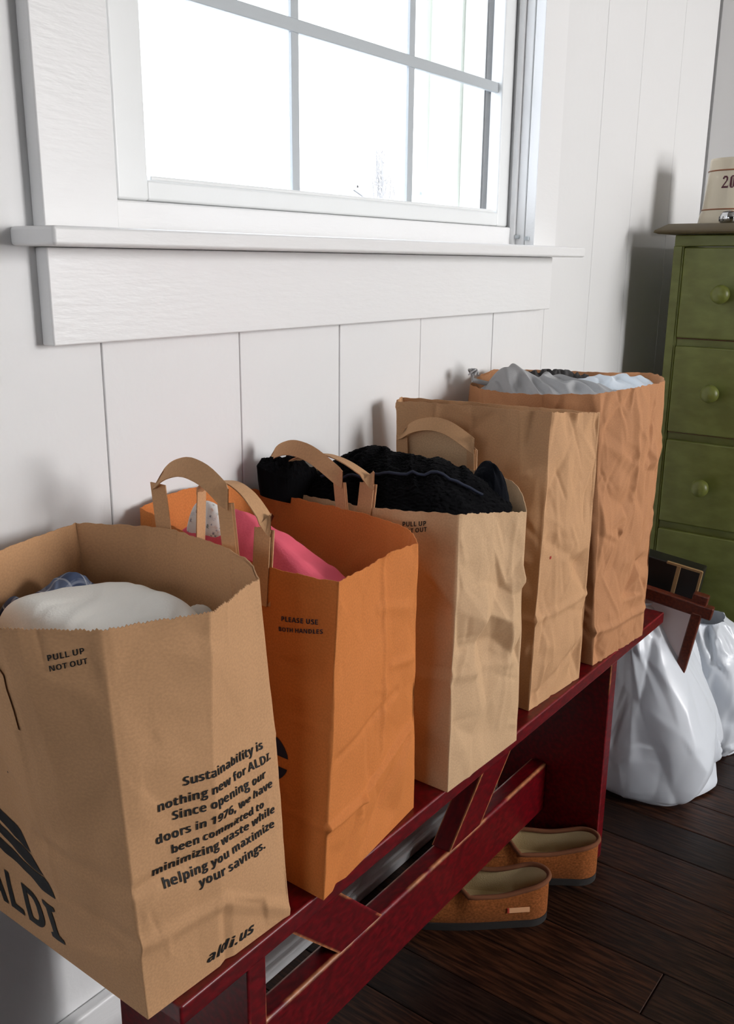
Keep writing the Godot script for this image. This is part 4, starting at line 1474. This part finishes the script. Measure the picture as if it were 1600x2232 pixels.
# a moccasin slipper: heel at the origin, toe along -z, sole on y = 0
func slipper(o: Node3D, mirror: float) -> void:
	var L := 0.275
	var n := 44
	var outer: Array = [[], []]
	var inner: Array = [[], []]
	var collar_l: Array = []
	var collar_r: Array = []
	var sole := PackedVector3Array()
	var sole_r: Array = []
	var bed := PackedVector3Array()
	for k in n + 1:
		var s := 0.004 + 0.992 * pow(float(k) / n, 1.0)
		s = 0.5 - 0.5 * cos(PI * s)
		var w := 0.036 + 0.012 * smoothstep(0.1, 0.65, s)
		if s < 0.14:
			w *= sqrt(maxf(1.0 - pow(1.0 - s / 0.14, 2), 0.0))
		if s > 0.72:
			w *= sqrt(maxf(1.0 - pow((s - 0.72) / 0.28, 2.2), 0.0))
		var cx := mirror * 0.010 * smoothstep(0.2, 1.0, s)
		var open := 1.0 - smoothstep(0.50, 0.60, s)
		var h := lerpf(0.076, 0.058, smoothstep(0.0, 0.35, s))
		if s > 0.5:
			h = lerpf(0.058, 0.066, smoothstep(0.45, 0.6, s)) * (1.0 - 0.45 * smoothstep(0.62, 1.0, s))
		var rim := w * 0.86 * open
		var z := -s * L
		for side in 2:
			var sg := -1.0 if side == 0 else 1.0
			for q in 11:
				var t := q / 10.0
				for lay in 2:
					var ww := w if lay == 0 else maxf(w - 0.005, 0.001)
					var rr := rim if lay == 0 else maxf(rim - 0.003 * open, 0.0)
					var hh := h if lay == 0 else h - 0.003
					var p0 := Vector2(ww * 0.9, 0.010)
					var p1 := Vector2(ww * 1.12, 0.030)
					var p2 := Vector2(lerpf(ww * 0.7, ww * 1.0, open), hh)
					var p3 := Vector2(rr, hh)
					var b := p0 * pow(1 - t, 3) + p1 * 3 * t * pow(1 - t, 2) + p2 * 3 * t * t * (1 - t) + p3 * t * t * t
					(outer if lay == 0 else inner)[side].append(Vector3(cx + sg * b.x, b.y, z))
		if open > 0.02:
			collar_l.append(Vector3(cx - rim, h, z))
			collar_r.append(Vector3(cx + rim, h, z))
		sole.append(Vector3(cx - w * 0.99, 0.0, z))
		sole_r.append(Vector3(cx + w * 0.99, 0.0, z))
		for q in 7:
			bed.append(Vector3(cx + lerpf(-w * 0.93, w * 0.93, q / 6.0), 0.016, z))
	var up := MB.new()
	up.grid(PackedVector3Array(outer[0]), 11, n + 1, false, true)
	up.grid(PackedVector3Array(outer[1]), 11, n + 1)
	part("upper", up, M.tan_suede, o)
	var li := MB.new()
	li.grid(PackedVector3Array(inner[0]), 11, n + 1)
	li.grid(PackedVector3Array(inner[1]), 11, n + 1, false, true)
	li.grid(bed, 7, n + 1, false, true)
	part("lining", li, M.cream_lining, o)
	var co := MB.new()
	var path: Array = collar_l.duplicate()
	path.reverse()
	path.append_array(collar_r)
	co.tube(path, [0.0042], 8)
	part("collar_binding", co, M.suede_binding, o)
	var so := MB.new()
	sole_r.reverse()
	sole.append_array(PackedVector3Array(sole_r))
	var top := PackedVector3Array()
	for q in sole:
		top.append(q + Vector3(0, 0.012, 0))
	var both := sole.duplicate()
	both.append_array(top)
	so.grid(both, sole.size(), 2, true, true)
	so.fan(sole, Vector3.DOWN)
	so.fan(top, Vector3.UP)
	part("sole", so, M.dark_rubber, o)
	# turned seam round the toe
	var se := MB.new()
	path = []
	for k in 25:
		var a := lerpf(-1.9, 1.9, k / 24.0)
		var s := 0.66 + 0.19 * cos(a)
		path.append(Vector3(mirror * 0.008 + 0.034 * sin(a), 0.058 - 0.018 * smoothstep(0.62, 0.9, s) - 0.006 * absf(sin(a)), -s * L))
	se.tube(path, [0.0022], 6)
	part("toe_seam", se, M.tan_suede, o)

func build_floor_things() -> void:
	var a := thing("slipper", "tan suede slipper nearer the camera, with a small pale tag on its heel", "slipper", "pair of suede slippers under the bench")
	slipper(a, 1.0)
	a.position = Vector3(1.248, 0.0005, 0.292)
	a.rotation.y = atan2(0.62, 0.78)
	var mb := MB.new()
	mb.box(Vector3(0.0016, 0.009, 0.034), Vector3(-0.0402, 0.037, -0.055), 0.0005, Basis(Vector3.UP, 0.02) * Basis(Vector3.RIGHT, -0.05))
	part("tag", mb, M.tag_cloth, a, "small pale woven tag")
	mb = MB.new()
	mb.box(Vector3(0.0018, 0.009, 0.005), Vector3(-0.0403, 0.0358, -0.0725), 0.0005)
	part("tag_stitch", mb, M.tag_red, a)
	var b := thing("slipper", "tan suede slipper beside the bench leg, partly behind its tagged mate", "slipper", "pair of suede slippers under the bench")
	slipper(b, -1.0)
	b.position = Vector3(1.392, 0.0005, 0.318)
	b.rotation.y = atan2(0.5, 0.866)
	# white plastic bags
	mb = MB.new()
	var p := sack([[0.002, 1.765, 0.268, 0.10, 0.10], [0.025, 1.762, 0.272, 0.125, 0.128], [0.11, 1.768, 0.268, 0.13, 0.135], [0.22, 1.775, 0.25, 0.12, 0.118], [0.31, 1.785, 0.23, 0.10, 0.09], [0.37, 1.80, 0.215, 0.085, 0.07], [0.405, 1.80, 0.21, 0.08, 0.06]], 71, 0.011, 0.002, 220, 150)
	mb.grid(p, 220, 150, true)
	single("plastic_bag", mb, M.white_plastic_film, "full white plastic bag on the floor beyond the bench, holding a framed board", "bag", "white plastic bags on the floor")
	mb = MB.new()
	p = sack([[0.002, 2.0, 0.33, 0.06, 0.06], [0.05, 2.0, 0.325, 0.085, 0.085], [0.16, 2.0, 0.325, 0.09, 0.09], [0.25, 1.99, 0.32, 0.075, 0.07], [0.31, 1.98, 0.30, 0.045, 0.035]], 73, 0.008, 0.003, 100, 70)
	mb.grid(p, 100, 70, true)
	single("plastic_bag", mb, M.white_plastic_film, "slack white plastic bag against the chest of drawers, behind the framed board", "bag", "white plastic bags on the floor")
	# framed board standing in the plastic bag
	var fr := thing("framed_board", "pale board in a broken red-brown wooden frame sticking out of the plastic bag", "frame")
	var turn := Basis(Vector3.UP, 0.12) * Basis(Vector3.RIGHT, 0.16)
	var o := Vector3(1.735, 0.41, 0.30)
	mb = MB.new()
	mb.box(Vector3(0.006, 0.25, 0.125), o + turn * Vector3(0.004, -0.125, -0.012), 0.001, turn)
	part("board", mb, M.mat_board, fr)
	mb = MB.new()
	mb.box(Vector3(0.02, 0.026, 0.165), o + turn * Vector3(0, 0.008, -0.008), 0.003, turn)
	mb.box(Vector3(0.02, 0.03, 0.03), o + turn * Vector3(0.004, 0.024, 0.045), 0.003, turn)
	part("frame_rail", mb, M.red_brown_wood, fr)
	mb = MB.new()
	mb.box(Vector3(0.018, 0.185, 0.02), o + turn * Vector3(-0.002, -0.09, 0.047), 0.003, turn)
	part("frame_stile", mb, M.red_brown_wood, fr)
	var bx := thing("dark_box", "black box with worn gold edges standing behind the wooden frame", "box")
	turn = Basis(Vector3.UP, 0.1) * Basis(Vector3.RIGHT, 0.14)
	o = Vector3(1.80, 0.435, 0.262)
	mb = MB.new()
	mb.box(Vector3(0.05, 0.095, 0.13), o, 0.003, turn)
	part("box_body", mb, M.black_lacquer, bx)
	mb = MB.new()
	mb.box(Vector3(0.006, 0.092, 0.008), o + turn * Vector3(-0.025, 0, 0.02), 0.001, turn)
	mb.box(Vector3(0.007, 0.096, 0.005), o + turn * Vector3(-0.0235, 0, 0.064), 0.001, turn)
	mb.box(Vector3(0.007, 0.005, 0.07), o + turn * Vector3(-0.0235, 0.0465, 0.03), 0.001, turn)
	part("gold_edging", mb, M.gold_edge, bx)

func build_trinkets() -> void:
	var top := 1.1475
	var o := thing("beer_stein", "cream ceramic stein with copper bands standing on the green chest of drawers", "mug")
	var c := Vector3(2.29, top, 0.172)
	var mb := MB.new()
	mb.lathe([Vector2(0.0, 0.0), Vector2(0.072, 0.0), Vector2(0.0765, 0.004), Vector2(0.0745, 0.02), Vector2(0.070, 0.033), Vector2(0.067, 0.06), Vector2(0.0645, 0.09), Vector2(0.062, 0.12), Vector2(0.061, 0.138), Vector2(0.0605, 0.1445), Vector2(0.057, 0.1445), Vector2(0.056, 0.138), Vector2(0.058, 0.08), Vector2(0.06, 0.012), Vector2(0.0, 0.01)], c, Basis(), 48)
	part("stein_body", mb, M.cream_ceramic, o)
	for q in [[0.0703, 0.034], [0.0630, 0.118]]:
		mb = MB.new()
		mb.lathe([Vector2(q[0] - 0.002, q[1] - 0.0018), Vector2(q[0] + 0.0008, q[1] - 0.0012), Vector2(q[0] + 0.0008, q[1] + 0.0012), Vector2(q[0] - 0.002, q[1] + 0.0018)], c, Basis(), 48)
		part("band", mb, M.copper_band, o)
	mb = MB.new()
	var path: Array = []
	for k in 17:
		var a := lerpf(-PI / 2, PI / 2, k / 16.0)
		path.append(c + Vector3(0.02, 0.078 + 0.042 * sin(a), 0.061 + 0.042 * cos(a)))
	mb.tube(path, [0.006], 10)
	part("stein_handle", mb, M.cream_ceramic, o)
	# blackletter 20 and a crest wrapped on the side that faces the bench
	mb = MB.new()
	var strokes: Array = [
		[[0, 8], [2, 10], [6, 10], [8, 8.5], [8, 6.5], [3, 1.6], [8.4, 1.6], [9.4, 2.8], [9, 0], [0, 0], [0, 0.8], [5.6, 6.2], [5.6, 8.4], [3.4, 8.6], [2.4, 7.2], [1.2, 7.2]],
		[[11, 1.6], [11, 8.6], [13.2, 10.2], [13.8, 9.4], [13.8, 1], [12.6, 0]],
		[[15.2, 0], [17.6, 1.4], [17.6, 8.6], [19.6, 10.4], [17.2, 9.8], [14.6, 10.2], [15.2, 8.8]],
		[[12.6, 0], [15.4, 0], [15.4, 1], [13.8, 1]],
		[[13.0, 9.2], [15.4, 9.2], [15.4, 10.2], [13.4, 10.2]]]
	for s in strokes:
		wrap_shape(mb, s, c, 0.0655, 0.079, 0.0026 * 0.62, 0.0026, -0.0135)
	part("printed_number", mb, M.maroon_ink, o)
	mb = MB.new()
	for s in [[[0, 3], [3, 0], [7, 0], [10, 3], [9, 7], [10, 11], [7, 9.5], [5, 12], [3, 9.5], [0, 11], [1, 7]], [[0, 12.5], [2, 14.5], [5, 13], [8, 14.5], [10, 12.5], [5, 11.8]]]:
		wrap_shape(mb, s, c, 0.0655, 0.068, 0.0026, 0.0026, 0.0195)
	part("printed_crest", mb, M.orange_ink, o)
	var ch := thing("chrome_trinket", "small polished chrome trinket with dark slits in front of the stein", "ornament")
	c = Vector3(2.175, top, 0.197)
	mb = MB.new()
	mb.lathe([Vector2(0, 0), Vector2(0.014, 0), Vector2(0.018, 0.003), Vector2(0.0205, 0.010), Vector2(0.0195, 0.017), Vector2(0.016, 0.022), Vector2(0.0135, 0.0245), Vector2(0.0085, 0.0275), Vector2(0.0, 0.0285)], c, Basis(), 36)
	part("chrome_body", mb, M.chrome, ch)
	mb = MB.new()
	for k in 9:
		var a := TAU * k / 9.0
		mb.box(Vector3(0.0012, 0.010, 0.0012), c + Vector3(0.0203 * cos(a), 0.010, 0.0203 * sin(a)), 0.0003)
	mb.lathe([Vector2(0.0135, 0.0235), Vector2(0.0145, 0.0240), Vector2(0.0142, 0.0248), Vector2(0.0125, 0.0254)], c, Basis(), 30)
	part("dark_slits", mb, M.dark_slit, ch)

func wrap_shape(mb: MB, s: Array, c: Vector3, rad: float, y: float, sx: float, sy: float, off: float) -> void:
	var poly := PackedVector2Array()
	for q in s:
		poly.append(Vector2(q[0] * sx + off, q[1] * sy))
	var t := Geometry2D.triangulate_polygon(poly)
	for k in range(0, t.size(), 3):
		var v: Array = []
		var todo: Array = [[poly[t[k]], poly[t[k + 1]], poly[t[k + 2]]]]
		while todo.size():
			var f: Array = todo.pop_back()
			var e := [f[0].distance_to(f[1]), f[1].distance_to(f[2]), f[2].distance_to(f[0])]
			var w := 0
			if e[1] > e[w]:
				w = 1
			if e[2] > e[w]:
				w = 2
			if e[w] > 0.004:
				var m: Vector2 = (f[w] + f[(w + 1) % 3]) / 2.0
				todo.append([f[w], m, f[(w + 2) % 3]])
				todo.append([m, f[(w + 1) % 3], f[(w + 2) % 3]])
				continue
			v.clear()
			var nn := Vector3()
			for q in f:
				var a: float = q.x / rad + PI
				# on the side towards -x, running to the right as seen from there
				var r2: float = lerpf(0.0658, 0.0615, clampf((y + q.y - 0.078) / 0.045, -0.6, 1.2)) + 0.0004
				var d := Vector3(cos(a), 0, -sin(a))
				v.append(c + d * r2 + Vector3(0, y + q.y, 0))
				nn = d
			mb.tri(v[0], v[1], v[2], nn)
